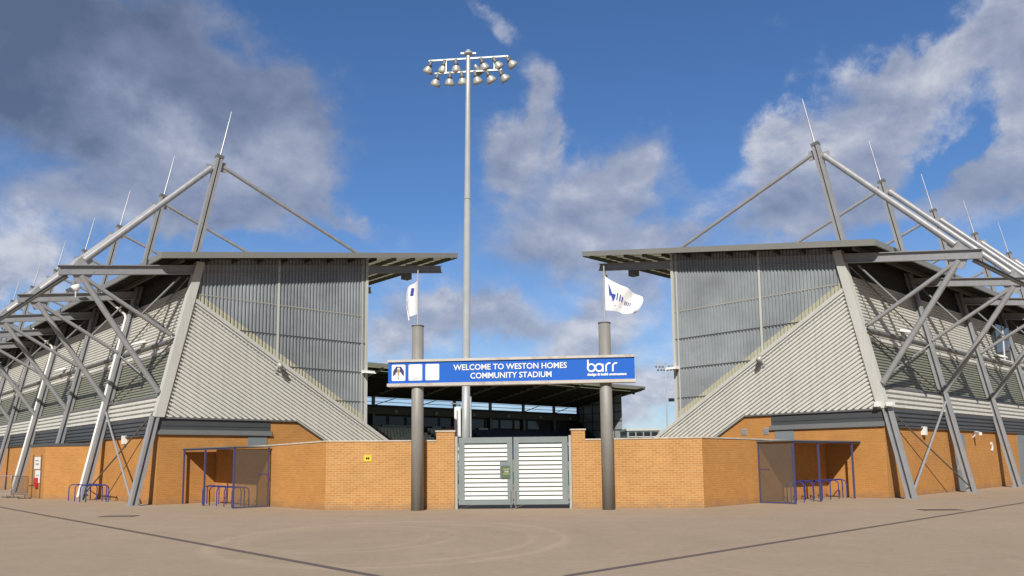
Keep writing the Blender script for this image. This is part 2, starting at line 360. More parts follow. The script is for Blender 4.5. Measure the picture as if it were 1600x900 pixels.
def translucent(name, col, f):
    m = mat(name, col, 0.6, 0.0, 0.15, 1.0); t = m.node_tree; bs = t.nodes['Principled BSDF']
    tr = t.nodes.new('ShaderNodeBsdfTranslucent'); tr.inputs['Color'].default_value = rgb(col)
    mx = t.nodes.new('ShaderNodeMixShader'); mx.inputs[0].default_value = f
    o = [n for n in t.nodes if n.type == 'OUTPUT_MATERIAL'][0]
    t.links.new(bs.outputs[0], mx.inputs[1]); t.links.new(tr.outputs[0], mx.inputs[2]); t.links.new(mx.outputs[0], o.inputs['Surface'])
    return m
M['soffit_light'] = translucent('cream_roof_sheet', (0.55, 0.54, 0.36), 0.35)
M['purlin'] = mat('purlin', (0.075, 0.07, 0.055), 0.6, 0.0, 0.1, 1)
M['steel'] = mat('galvanised_steel', (0.43, 0.43, 0.44), 0.42, 0.35, 0.15, 2.5, streak=0.35, dirt=(0.26, 0.26, 0.27))
M['steel_col'] = mat('grey_painted_steel', (0.295, 0.30, 0.31), 0.55, 0.0, 0.12, 2.0, streak=0.3, dirt=(0.2, 0.2, 0.22))
M['steel_dark'] = mat('dark_steel', (0.17, 0.17, 0.16), 0.55, 0.3, 0.12, 2.0)
M['rod'] = mat('brace_steel', (0.15, 0.13, 0.11), 0.6, 0.2, 0.1, 2.0)
M['white'] = mat('white_paint', (0.78, 0.78, 0.76), 0.45, 0.0, 0.05, 2.0)
M['gatewhite'] = mat('white_slat', (0.74, 0.74, 0.70), 0.5, 0.0, 0.05, 3.0, streak=0.15, dirt=(0.5, 0.49, 0.45))
M['gategrey'] = mat('green_grey_gate_paint', (0.20, 0.235, 0.235), 0.5, 0.0, 0.08, 2.0, streak=0.2, dirt=(0.14, 0.15, 0.15))
M['latch'] = mat('latch_green', (0.09, 0.125, 0.085), 0.5, 0.0, 0.1, 4)
M['lime'] = mat('latch_plate', (0.22, 0.26, 0.10), 0.5)
M['blue'] = mat('sign_blue', (0.006, 0.105, 0.50), 0.5, 0.0, 0.08, 0.8, spec=0.3)
M['navy'] = mat('navy', (0.02, 0.035, 0.15), 0.5)
M['gold'] = mat('gold', (0.45, 0.27, 0.08), 0.5)
M['signtrim'] = mat('rusty_white_trim', (0.50, 0.47, 0.42), 0.5, 0.0, 0.15, 1.2, dirt=(0.26, 0.19, 0.13))
M['colm'] = mat('weathered_column', (0.25, 0.24, 0.22), 0.55, 0.1, 0.15, 1.5, streak=0.5, dirt=(0.36, 0.35, 0.33))
M['posts'] = mat('purple_blue_post', (0.06, 0.06, 0.15), 0.5, 0.0, 0.1, 3)
M['rack'] = mat('blue_rack_paint', (0.03, 0.04, 0.22), 0.45, 0.0, 0.15, 3)
M['mesh'] = mat('tinted_screen', (0.16, 0.135, 0.11), 0.4, 0.0, 0.1, 1, alpha=0.36)
M['coping'] = mat('coping', (0.52, 0.46, 0.38), 0.8, 0.0, 0.15, 2, dirt=(0.36, 0.28, 0.2))
M['door'] = mat('grey_door', (0.20, 0.225, 0.24), 0.5, 0.0, 0.06, 1)
M['panel'] = mat('soffit_side_panel', (0.045, 0.045, 0.045), 0.8, spec=0.2)
M['black'] = mat('black', (0.02, 0.02, 0.022), 0.6)
M['lamp'] = mat('lamp_housing', (0.42, 0.42, 0.39), 0.4, 0.2, 0.1, 3)
M['pole'] = mat('galvanised_pole', (0.42, 0.44, 0.44), 0.45, 0.2, 0.1, 2.0, streak=0.25, dirt=(0.33, 0.34, 0.34))
M['yellow'] = mat('yellow_plate', (0.75, 0.55, 0.03), 0.5)
M['red'] = mat('red_paint', (0.5, 0.02, 0.02), 0.4)
M['seat'] = mat('pale_seat', (0.82, 0.74, 0.56), 0.5)
M['seatblue'] = mat('blue_seat', (0.015, 0.025, 0.09), 0.5)
M['concrete'] = mat('concrete', (0.27, 0.25, 0.22), 0.85, 0.0, 0.15, 1.0, bump=0.1)
M['cyan'] = mat('banner_cyan', (0.10, 0.30, 0.40), 0.6)
M['grey'] = mat('grey', (0.30, 0.31, 0.33), 0.6)
M['glass'] = mat('window_glass', (0.03, 0.035, 0.04), 0.06, 0.0, 0.02, 1, spec=0.9)
M['grass'] = mat('pitch_grass', (0.06, 0.13, 0.03), 0.9, 0.0, 0.2, 0.5)
M['cloth'] = mat('flag_cloth', (0.80, 0.80, 0.82), 0.8, 0.0, 0.03, 3)
M['flagblue'] = mat('flag_blue', (0.03, 0.06, 0.30), 0.8)
M['flaggrey'] = mat('flag_grey', (0.16, 0.16, 0.24), 0.8)
M['iron'] = mat('cast_iron', (0.15, 0.115, 0.095), 0.7, 0.2, 0.2, 8)

# asphalt with tyre scuffs, patches and repair stains that belong to the surface
def ground_mat():
    m, t, b = new_mat('asphalt'); N = t.nodes.new; L = t.links.new
    tc = N('ShaderNodeTexCoord'); P = tc.outputs['Object']
    def noise(s, d, r=0.6):
        n = N('ShaderNodeTexNoise'); n.inputs['Scale'].default_value = s; n.inputs['Detail'].default_value = d; n.inputs['Roughness'].default_value = r; L(P, n.inputs['Vector']); return n.outputs['Fac']
    def mth(op, a, bb=None, c=None, cl=False):
        n = N('ShaderNodeMath'); n.operation = op; n.use_clamp = cl
        for i, x in enumerate((a, bb, c)):
            if x is None: continue
            if isinstance(x, (int, float)): n.inputs[i].default_value = x
            else: L(x, n.inputs[i])
        return n.outputs[0]
    big = noise(0.12, 6); mid = noise(0.9, 8, 0.7); fine = noise(55, 3)
    v = mth('MULTIPLY_ADD', big, 0.32, 0.84); v = mth('ADD', v, mth('MULTIPLY_ADD', mid, 0.34, -0.17)); v = mth('ADD', v, mth('MULTIPLY_ADD', fine, 0.34, -0.17))
    grit = noise(7.0, 5, 0.75); v = mth('ADD', v, mth('MULTIPLY_ADD', grit, 0.34, -0.17))
    # old oil spots and worn darker patches
    spot = noise(1.7, 3, 0.5); s_ = N('ShaderNodeMapRange'); L(spot, s_.inputs['Value']); s_.inputs['From Min'].default_value = 0.66; s_.inputs['From Max'].default_value = 0.74; s_.inputs['To Max'].default_value = 0.16
    v = mth('SUBTRACT', v, s_.outputs[0])
    # faint tyre rings
    for cx, cy, r, w, k, y0 in ((-2.6, 17.3, 3.7, 0.20, 0.20, 0), (-2.9, 17.2, 3.3, 0.15, 0.15, 0), (-3.6, 17.6, 2.3, 0.16, 0.16, 0), (5.5, 13.8, 2.6, 0.14, 0.10, 0), (-3.8, 17.5, 1.9, 0.12, 0.12, 0)):
        s = N('ShaderNodeVectorMath'); s.operation = 'SUBTRACT'; L(P, s.inputs[0]); s.inputs[1].default_value = (cx, cy, 0)
        sx = N('ShaderNodeVectorMath'); sx.operation = 'MULTIPLY'; L(s.outputs[0], sx.inputs[0]); sx.inputs[1].default_value = (1, 0.8, 0)
        ln = N('ShaderNodeVectorMath'); ln.operation = 'LENGTH'; L(sx.outputs[0], ln.inputs[0])
        dd = mth('ABSOLUTE', mth('SUBTRACT', mth('ADD', ln.outputs['Value'], mth('MULTIPLY_ADD', mid, 0.3, -0.15)), r))
        ring = mth('SUBTRACT', 1.0, mth('DIVIDE', dd, w), None, True)
        v = mth('ADD', v, mth('MULTIPLY', mth('MULTIPLY', ring, mth('MULTIPLY_ADD', big, 2.2, -0.5, True)), k))
    sc = N('ShaderNodeVectorMath'); sc.operation = 'SCALE'; sc.inputs[0].default_value = (0.392, 0.294, 0.212); L(v, sc.inputs['Scale'])
    # pinkish / greyish drift
    mx = N('ShaderNodeMix'); mx.data_type = 'RGBA'; mx.blend_type = 'MULTIPLY'; L(noise(0.25, 3), mx.inputs[0]); L(sc.outputs[0], mx.inputs[6]); mx.inputs[7].default_value = (0.96, 1.0, 0.97, 1)
    L(mx.outputs[2], b.inputs['Base Color']); b.inputs['Roughness'].default_value = 0.9; b.inputs['Specular IOR Level'].default_value = 0.2
    bp = N('ShaderNodeBump'); bp.inputs['Strength'].default_value = 0.25; bp.inputs['Distance'].default_value = 0.01; L(fine, bp.inputs['Height']); L(bp.outputs[0], b.inputs['Normal'])
    return m
M['asphalt'] = ground_mat()

# ------------------------------------------------------------------ site geometry
A0 = 0.7515
UD = Vector((math.cos(A0), math.sin(A0), 0)); VD = Vector((-math.sin(A0), math.cos(A0), 0)); ZD = Vector((0, 0, 1))
OL = Vector((-14.258, 31.591, 0)); OR = Vector((14.566, 30.788, 0))
BAY = 6.877

# ground: one sheet to the horizon
g = MB(); g.faces([(-1500, -1500, 0), (1500, -1500, 0), (1500, 1500, 0), (-1500, 1500, 0)], [(0, 1, 2, 3)])
struct(g.build('ground', M['asphalt']))
def Lp(u, v, z=0): return OL + UD * u + VD * v + ZD * z
def Rp(u, v, z=0): return OR + VD * u + UD * v + ZD * z
# slot drains running parallel to the two stands
for fn, v0, v1 in ((Lp, -23.2, 30), (Rp, -23.2, 40)):
    g = MB(fn); g.faces([(-4.66, v0, .004), (-4.52, v0, .004), (-4.52, v1, .004), (-4.66, v1, .004)], [(0, 1, 2, 3)]); struct(g.build('drainage_channel', M['iron']))
# pitch behind the gates
g = MB(Rp); g.faces([(16.5, 4, .006), (60, 4, .006), (60, 70, .006), (16.5, 70, .006)], [(0, 1, 2, 3)]); struct(g.build('pitch', M['grass']))

# ------------------------------------------------------------------ stands
SL = 0.2
def uc(z): return -0.86 + SL * z
def roofz(u): return 10.05 + 0.171 * (u + 0.33)
TH = math.atan(0.603); SI, CO = math.sin(TH), math.cos(TH)
STOP = 7.876

def stand(side, nfr, label):
    O = OL if side == 'L' else OR
    ud, vd = (UD, VD) if side == 'L' else (VD, UD)
    fn = lambda u, v, z: ud * u + vd * v + ZD * z
    root = empty('football_stand', O, label, 'stadium stand', 'stands around the pitch')
    LEN = (nfr - 1) * BAY
    mb = lambda: MB(fn)
    # brickwork
    b = mb(); b.prism([(0, 0, 0), (9, 0, 0), (9, 0, 1.7), (6.05, 0, 3.5), (4.77, 0, 3.5), (4.77, 0, 2.8), (0, 0, 2.8)], (0, .3, 0)); b.box(0, .3, .302, LEN, 0, 2.8)
    bw = b.build('brick_wall', M['brick'], root)
    if side == 'R':
        for uu in (5.05, 6.12):
            v = mb(); v.box(uu - .13, uu + .13, -.02, .05, 2.62, 2.9)
            for i in range(4): v.box(uu - .11, uu + .11, -.035, -.02, 2.65 + i * .06, 2.68 + i * .06)
            v.build('air_vent', M['grey'], bw)
    # dark panel band between brick and cladding
    b = mb(); b.box(-.01, 4.77, -.03, .28, 2.81, 3.53); b.box(.0, 4.70, -.05, -.03, 3.16, 3.19); b.build('panel_band', M['band'], root)
    b = mb(); b.hexa([(-.04, -.10, 2.80), (4.86, -.10, 2.80), (4.86, -.031, 2.80), (-.04, -.031, 2.80), (-.04, -.085, 2.85), (4.86, -.085, 2.85), (4.86, -.031, 3.0), (-.04, -.031, 3.0)])
    b.build('flashing', M['ledge'], root)
    b = mb(); b.corr(fn(.01, .28, 2.81), vd, ZD, -ud, LEN, .70, .175, .05, (.6, .08)); b.build('side_louvre', M['band'], root)
    b = mb(); b.box(-.09, .01, .28, LEN, 2.76, 2.82); b.build('side_flashing', M['band'], root)
    # door beside the shelter
    b = mb(); b.box(3.76, 4.64, -.025, .02, 0.02, 2.81); dd = b.build('door', M['door'], root)
    b = mb(); b.box(3.9, 3.94, -.07, -.025, .95, 1.15); b.build('handle', M['steel'], dd)
    # diagonal ribbed end cladding
    T = ud * CO - ZD * SI; Sd = ud * SI + ZD * CO; Nd = -vd
    s0 = -.35 * SI + 3.5 * CO
    org = fn(0, -.03, 0) + Sd * s0 + T * (-12)
    low_s = 6.0 * SI + 3.5 * CO
    cornerN = (-ud * 1 + ZD * SL).normalized()
    topc = (fn(0, 0, 0) + Sd * STOP, Sd)
    zc = lambda z, up: (fn(0, 0, z), -ZD if up else ZD)
    b = mb()
    b.corr(org, T, Sd, Nd, 26, STOP - s0 + .2, .15, .08, (.42, .10), (topc, zc(3.5, True), (fn(-.2 + .15, 0, 3.54), (-ud + ZD * .2215).normalized())))
    b.corr(org, T, Sd, Nd, 26, STOP - s0 + .2, .15, .08, (.42, .10), (topc, zc(3.5, False), (fn(0, 0, 0) + Sd * low_s, -Sd), zc(.3, True)))
    b.build('end_cladding', M['clad'], root)
    b = mb(); b.box(-.2, 6.02, -.10, -.02, 3.44, 3.52); b.bar((6.02, -.06, 3.47), (9.8, -.06, 3.47 - 3.78 * .603), .08, .06); b.build('cladding_edge', M['ledge'], root)
    # translucent vertical sheeting
    def rz(u): return roofz(u) - .12
    e0 = fn(.5, .0, 2.0)
    rn = (ZD - ud * .171).normalized()
    clips = ((fn(0, 0, 0) + Sd * (STOP - .3), -Sd), (fn(0, 0, rz(0)), rn), (fn(9.64, 0, 0), ud), (fn(-.05, 0, 3.54), (-ud + ZD * .2215).normalized()))
    b = mb(); b.corr(e0, ZD, ud, -vd, 11, 9.2, .165, .055, (.40, .12), clips); ts = b.build('translucent_sheeting', M['transl'], root)
    clips2 = ((fn(0, 0, 0) + Sd * STOP, -Sd), (fn(0, 0, 0) + Sd * (STOP + .36), Sd), (fn(9.64, 0, 0), ud), clips[3])
    b = mb(); b.corr(fn(.5, -.004, 2.0), ZD, ud, -vd, 11, 9.2, .165, .055, (.40, .12), clips2); b.build('sheet_lap', M['transl_lap'], ts)
    def diag_u(z): return (STOP - z * CO) / SI
    for z, m, t in ((8.72, 'transl_lap', .014), (7.36, 'band', .025), (5.93, 'band', .025), (4.5, 'band', .02)):
        b = mb(); b.box(max(diag_u(z), 1.05) + .05, 9.6, -.063, -.056, z - t, z + t); b.build('sheet_joint', M[m], ts)
    b = mb(); b.box(4.96, 5.06, -.075, -.04, (STOP - 5.0 * SI) / CO, rz(5) - .02); b.build('joint_cover', M['trim'], ts)
    b = mb(); b.box(9.60, 9.74, -.09, .12, 3.35, rz(9.6) + .02); b.box(9.40, 9.46, -.07, -.04, 3.6, rz(9.4)); b.build('edge_trim', M['trim'], root)
    b = mb(); b.bar((diag_u(8.62) , -.075, 8.62), (11.6, -.075, (STOP - 11.6 * SI) / CO), .10, .16); b.build('diagonal_trim', M['trim'], root)
    # corner trim
    def co(z): return -.2 + .2215 * (z - 3.54)
    b = mb(); b.hexa([(co(3.5), -.16, 3.5), (co(3.5) + .38, -.16, 3.5), (co(3.5) + .38, .18, 3.5), (co(3.5), .18, 3.5), (co(10.1), -.16, 10.1), (co(10.1) + .34, -.16, 10.1), (co(10.1) + .34, .18, 10.1), (co(10.1), .18, 10.1)])
    b.build('corner_trim', M['trim'], root)
    # raked long facade
    Sf = (ud * SL + ZD).normalized(); kf = math.sqrt(1 + SL * SL); Nf = -ud
    def face(z0, z1, m, name, pitch, depth, duty=(.5, .12), off=0):
        b = mb(); b.corr(fn(-.68 + SL * z0 + off, .1, z0), vd, Sf, Nf, LEN, (z1 - z0) * kf, pitch, depth, duty); return b.build(name, m, root)
    face(3.5, 4.14, M['clad_side'], 'facade_skirt', .21, .09)
    face(4.14, 6.25, M['louvre'], 'facade_sheeting', .13, .045, off=.06)
    face(6.28, 6.7, M['clad_side'], 'facade_skirt', .21, .06)
    face(6.7, 9.0, M['clad_side'], 'facade_cladding', .15, .06)
    face(9.0, 10.25, M['panel'], 'facade_panel', .6, .01, off=.05)
    for z, off in ((4.36, -.02), (6.72, -.08)):
        b = mb(); b.tube((-.68 + SL * z + off, .15, z), (-.68 + SL * z + off, LEN, z), .10, n=12); b.build('facade_rail', M['steel_dark'], root)
    # intermediate slim posts on the facade
    if side == 'R':
        b = mb(); b.box(-.012, .1, 7.8, 9.15, .02, 2.6); dd = b.build('door', M['door'], root)
        b = mb(); b.box(-.06, -.012, 7.95, 8.0, .95, 1.2); b.build('handle', M['steel'], dd)
        b = mb(); b.box(-.012, .1, 17.6, 19.2, .02, 2.78); b.build('door', M['door'], root)
        b = mb(); b.box(-.68 + SL * 7 - .08, -.68 + SL * 7 + .3, 17.7, 20.2, 6.95, 8.9); w = b.build('window', M['glass'], root)
        b = mb()
        b.box(-.68 + SL * 7 - .12, -.68 + SL * 7 - .08, 18.9, 19.0, 6.95, 8.9); b.box(-.68 + SL * 7 - .12, -.68 + SL * 7 - .08, 17.66, 20.24, 6.9, 6.97); b.build('frame', M['white'], w)
        # letter on a round plate
        b = mb()
        for i in range(11):
            a = math.radians(50 + i * 26)
            b.box(-.05, -.0, 13.05 - math.cos(a) * .12 - .035, 13.05 - math.cos(a) * .12 + .035, 2.03 + math.sin(a) * .19 - .04, 2.03 + math.sin(a) * .19 + .04)
        b.build('letter', M['white'], root, label='white letter C on the brick wall')
    # roof
    RV0, RV1 = -.75, LEN + .5
    def zt(u): return roofz(u)
    b = mb(); b.hexa([(-.33, RV0, zt(-.33) - .08), (9.6, RV0, zt(9.6) - .08), (9.6, RV1, zt(9.6) - .08), (-.33, RV1, zt(-.33) - .08), (-.33, RV0, zt(-.33)), (9.6, RV0, zt(9.6)), (9.6, RV1, zt(9.6)), (-.33, RV1, zt(-.33))])
    rf = b.build('roof', M['roof'], root)
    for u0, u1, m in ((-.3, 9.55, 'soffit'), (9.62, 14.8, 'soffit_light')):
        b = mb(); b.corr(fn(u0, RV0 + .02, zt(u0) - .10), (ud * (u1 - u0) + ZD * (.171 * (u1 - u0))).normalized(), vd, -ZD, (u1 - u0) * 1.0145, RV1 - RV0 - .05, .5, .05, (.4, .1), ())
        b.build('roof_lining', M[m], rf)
    b = mb()
    b.hexa([(-.40, RV0 - .06, zt(-.33) - .22), (14.86, RV0 - .06, zt(14.86) - .22), (14.86, RV0, zt(14.86) - .22), (-.40, RV0, zt(-.33) - .22), (-.40, RV0 - .06, zt(-.33) + .04), (14.86, RV0 - .06, zt(14.86) + .04), (14.86, RV0, zt(14.86) + .04), (-.40, RV0, zt(-.33) + .04)])
    b.build('fascia', M['fascia'], rf)
    b = mb(); b.box(-.41, -.33, RV0 + .002, RV1, zt(-.33) - .20, zt(-.33) + .035); b.build('gutter', M['fascia'], rf)
    b = mb(); b.box(14.82, 14.88, RV0 + .002, RV1, zt(14.82) - .24, zt(14.82) + .035); b.build('roof_edge', M['steel_dark'], rf)
    b = mb(); b.box(-.04, .04, RV0 + .05, RV1 - .05, -.18, 0); pu = b.build('purlin', M['purlin'], root, fn(.5, 0, zt(.5) - .15))
    for i in range(1, 13):
        u = .5 + i * 1.16; c = dup(pu, root, fn(u, 0, zt(u) - .15))
        if u > 9.2: pass
    b = mb(); b.prism([(9.76, .15, 3.35), (13.9, .15, 3.35 - 4.14 * .603 + .45), (13.9, .15, .3), (9.76, .15, .3)], (0, .4, 0)); b.build('terrace_flank', M['concrete'], root)
    # terrace under the roof
    b = mb(); b.prism([(1.3, .6, 7.6), (14.2, .6, .3), (14.2, .6, 0), (1.3, .6, 0)], (0, LEN - 1, 0)); b.build('terrace', M['concrete'], root)
    # frames: the first one built, the others copied along the stand
    def bt(u): return 9.12 - .185 + .16 * (u + 3.87)
    first = []
    b = mb(); b.twin((uc(0), 0, 0), (uc(3.52), 0, 3.52), .31, .27, ud); b.box(uc(0) - .22, uc(0) + .22, -.2, .2, 0, .03); b.build('raking_column', M['steel_col'], root)
    b = mb(); b.twin((uc(0), 0, 0), (uc(10.2), 0, 10.2), .31, .27, ud); b.box(uc(0) - .22, uc(0) + .22, -.2, .2, 0, .03)
    colm = b.build('raking_column', M['steel_col'], root, fn(0, BAY, 0))
    b = mb(); b.twin((uc(10.3), 0, 10.3), (uc(14.9), 0, 14.9), .29, .24, ud, .06)
    mast = b.build('mast', M['steel_col'], root)
    b = mb(); b.tube((uc(14.9), 0, 14.8), (uc(17.15) + .03, 0, 17.15), .042, .018, n=8); b.build('spire', M['steel'], mast)
    b = mb(); b.bar((uc(14.86), 0, 14.86), (uc(15.0), 0, 15.0), .27, .31, tuple(ud)); b.build('mast_cap', M['steel_dark'], mast)
    b = mb(); b.box(2.05, 2.45, -.02, .02, 14.28, 14.72); b.box(1.55, 1.95, -.02, .02, 14.1, 14.5); b.build('gusset', M['steel'], mast)
    beam = mb().ibeam((-3.87, 0, bt(-3.87)), (14.35, 0, bt(14.35)), .37, .20, ZD, .03).build('outrigger_beam', M['steel_col'], root)
    gp = mb(); gp.prism([(-3.45, -.02, 8.98), (-2.6, -.02, 9.1), (-2.85, -.02, 8.6), (-3.2, -.02, 8.5)], (0, .04, 0)); gp.prism([(-3.45, -.02, 9.15), (-2.6, -.02, 9.3), (-2.75, -.02, 9.6), (-3.1, -.02, 9.6)], (0, .04, 0)); gp.build('gusset', M['steel'], beam)
    so_ = mb().tube((1.78, 0, 14.35), (-3.0, 0, 9.45), .125, n=12).build('outer_stay', M['steel'], root)
    si_ = mb().tube((2.3, 0, 14.52), (9.38, 0, 11.75), .085, n=10).build('inner_stay', M['steel'], root)
    s1 = mb().tube((-3.08, 0, 8.85), (-.05, 0, 4.5), .115, n=10).build('strut', M['steel_col'], root)
    s2 = mb().tube((-3.0, 0, 8.8), (.34, 0, 6.88), .085, n=10).build('strut', M['steel_col'], root)
    s3 = mb().tube((.62, 0, 9.35), (-.9, 0, 7.5), .045, n=8).build('thin_strut', M['steel_dark'], root)
    for k in range(1, nfr):
        off = fn(0, k * BAY, 0)
        if k > 1: dup(colm, root, off)
        for o in (mast, beam, so_, si_, s1, s2, s3): dup(o, root, off)
    # longitudinal tie between outrigger tips, bay by bay
    tie = mb().ibeam((-3.55, 0, 8.78), (-3.55, BAY, 8.78), .14, .12, ZD, .02).build('tie_bar', M['steel_dark'], root)
    for k in range(1, nfr - 1): dup(tie, root, fn(0, k * BAY, 0))
    # cross bracing of the end bay
    def cu(z, o=-.02): return uc(z) + o
    for za, zb, r, mm in ((.15, 4.05, .032, 'rod'), (3.9, .2, .05, 'steel_col'), (6.6, 4.35, .03, 'rod'), (4.6, 6.7, .035, 'steel_col'), (9.4, 6.8, .03, 'rod'), (6.9, 9.3, .03, 'rod')):
        if side == 'R' and za in (.15, 3.9):
            za, zb, r, mm = (3.45, .2, .03, 'rod') if za == 3.9 else (.15, 4.05, .05, 'steel_col')
        if side == 'L' and za in (.15, 3.9):
            za, zb, r, mm = (3.75, .25, .032, 'rod') if za == 3.9 else (.1, 4.05, .045, 'steel_col')
        mb().tube((cu(za), .05, za), (cu(zb), BAY - .05, zb), r, n=8).build('cross_brace', M[mm], root)
    if side == 'L':
        for k in (1, 3):
            p = mb(); v = k * BAY
            p.path([(-.36, v + .3, 9.8), (-.36, v + .3, 9.62), (.62, v + .1, 8.75)] + [(uc(z) - .21, v + .06, z) for z in (8.6, 4.5, 2.5, .15)], .06)
            p.build('downpipe', M['white'], root)
        for v in (6.4, 7.4):
            p = mb(); p.lathe((-1.7, v, 9.62), (-ud * .6 - ZD * .6), [(-.22, .02), (-.2, .12), (.1, .2), (.12, .0)]); p.box(-1.72, -1.68, v - .02, v + .02, 9.2, 9.6); p.build('eaves_lamp', M['white'], root)
    # fittings
    def bulk(u, z, m='white', w=.32):
        p = mb(); p.hexa([(u - w, -.55, z - .05), (u + w, -.55, z - .05), (u + w * .6, -.06, z - .02), (u - w * .6, -.06, z - .02), (u - w * .8, -.5, z + .06), (u + w * .8, -.5, z + .06), (u + w * .5, -.06, z + .13), (u - w * .5, -.06, z + .13)]); return p.build('wall_lamp', M[m], root)
    bulk(9.62, 5.92)
    p = mb(); p.lathe((4.98, -.42, 5.93), -vd * .8 - ZD * .5 - ud * .3, [(-.2, .03), (-.16, .11), (.16, .13), (.18, .0)]); p.tube((4.98, -.06, 5.7), (4.98, -.42, 5.9), .03); p.box(4.88, 5.08, -.12, -.09, 5.6, 5.8)
    p.build('security_lamp', M['lamp'], root)
    for v, zz in ((4.2, 7.05), (17.6, 7.05)):
        p = mb(); u = -.68 + SL * zz; p.hexa([(u - .55, v - .3, zz - .12), (u - .1, v - .3, zz), (u - .1, v + .3, zz), (u - .55, v + .3, zz - .12), (u - .5, v - .25, zz - .02), (u - .1, v - .25, zz + .1), (u - .1, v + .25, zz + .1), (u - .5, v + .25, zz - .02)])
        p.build('facade_lamp', M['white'], root)
    p = mb(); p.box(-.18, -.0, 3.78, 4.0, 2.5, 2.85) ; p.build('alarm_box', M['white'], root)
    if side == 'R':
        p = mb(); p.box(.0, .22, -.3, -.165, 3.56, 3.74); p.box(-.5, -.25, -.34, -.1, 3.56, 3.72); p.build('corner_lamp', M['white'], root)
        p = mb(); p.bar((-.1, 10.4, 2.7), (-.42, 10.1, 2.62), .13, .13); p.tube((0, 10.3, 2.45), (-.2, 10.3, 2.66), .03); p.build('security_camera', M['white'], root)
    # loudspeaker under the tip of the rafter
    p = mb(); p.box(12.1, 12.5, .1, .5, 11.05, 11.45); p.box(12.28, 12.32, .28, .32, 11.45, 11.9); p.build('loudspeaker', M['steel_dark'], root)
    if side == 'R':
        p = mb(); p.tube((13.9, -.1, 11.35), (13.9, -.1, 11.9), .03); p.lathe((13.9, -.1, 11.3), -ZD, [(-.1, .05), (0, .13), (.08, .12), (.12, .0)]); p.build('dome_camera', M['steel_dark'], root)
        p = mb(); p.box(9.74, 9.95, -.3, -.1, 4.35, 4.5); p.build('small_camera', M['black'], root)
    return root
stand('L', 11, 'long grey stand on the left with raking masts and two white downpipes')
stand('R', 10, 'long grey stand on the right with raking masts and a letter C on brick')

# ------------------------------------------------------------------ brick kiosk beside the left stand
def kiosk():
    root = empty('brick_kiosk', (-22.36, 37.9, 0), 'low flat roofed orange brick block projecting from the left stand behind the blue rack', 'kiosk')
    o = root.location
    P = [Lp(.05, 7.62) - o, Vector((-22.36, 37.68, 0)) - o, Vector((-24.24, 39.6, 0)) - o, Lp(.05, 14.0) - o]
    b = MB(); b.prism([tuple(p) for p in P], (0, 0, 2.5)); b.build('wall', M['brick'], root)
    c = sum(P, Vector()) / 4
    Q = [c + (p - c) * 1.03 + ZD * 2.502 for p in P]
    b = MB(); b.prism([tuple(p) for p in Q], (0, 0, .13)); b.build('roof', M['band'], root)
    # notice boards on the chamfered face
    a, bb = P[1], P[2]; t = (bb - a).normalized(); n = Vector((t.y, -t.x, 0))
    if n.dot(Vector((0, -1, 0))) < 0: n = -n
    def pan(s0, s1, z0, z1, m, name, d=.03):
        x = MB(); x.hexa([tuple(a + t * s0 + n * 0.003 + ZD * z0), tuple(a + t * s1 + n * 0.003 + ZD * z0), tuple(a + t * s1 + n * d + ZD * z0), tuple(a + t * s0 + n * d + ZD * z0),
                          tuple(a + t * s0 + n * 0.003 + ZD * z1), tuple(a + t * s1 + n * 0.003 + ZD * z1), tuple(a + t * s1 + n * d + ZD * z1), tuple(a + t * s0 + n * d + ZD * z1)])
        return x.build(name, m, root)
    pan(.75, 1.75, 1.42, 2.0, M['white'], 'notice_board'); pan(.6, 1.5, .75, 1.36, M['white'], 'notice_board')
    pan(.9, 1.5, 1.62, 1.7, M['grey'], 'notice_line', .034); pan(1.0, 1.6, 1.8, 1.86, M['grey'], 'notice_line', .034)
    pan(.8, 1.3, 1.1, 1.14, M['grey'], 'notice_line', .034)
    pan(.9, 1.35, .55, 1.0, M['red'], 'fire_box', .12)
    pan(.5, .54, .02, 2.1, M['iron'], 'post', .04); pan(2.0, 2.04, .02, 2.1, M['iron'], 'post', .04)
kiosk()

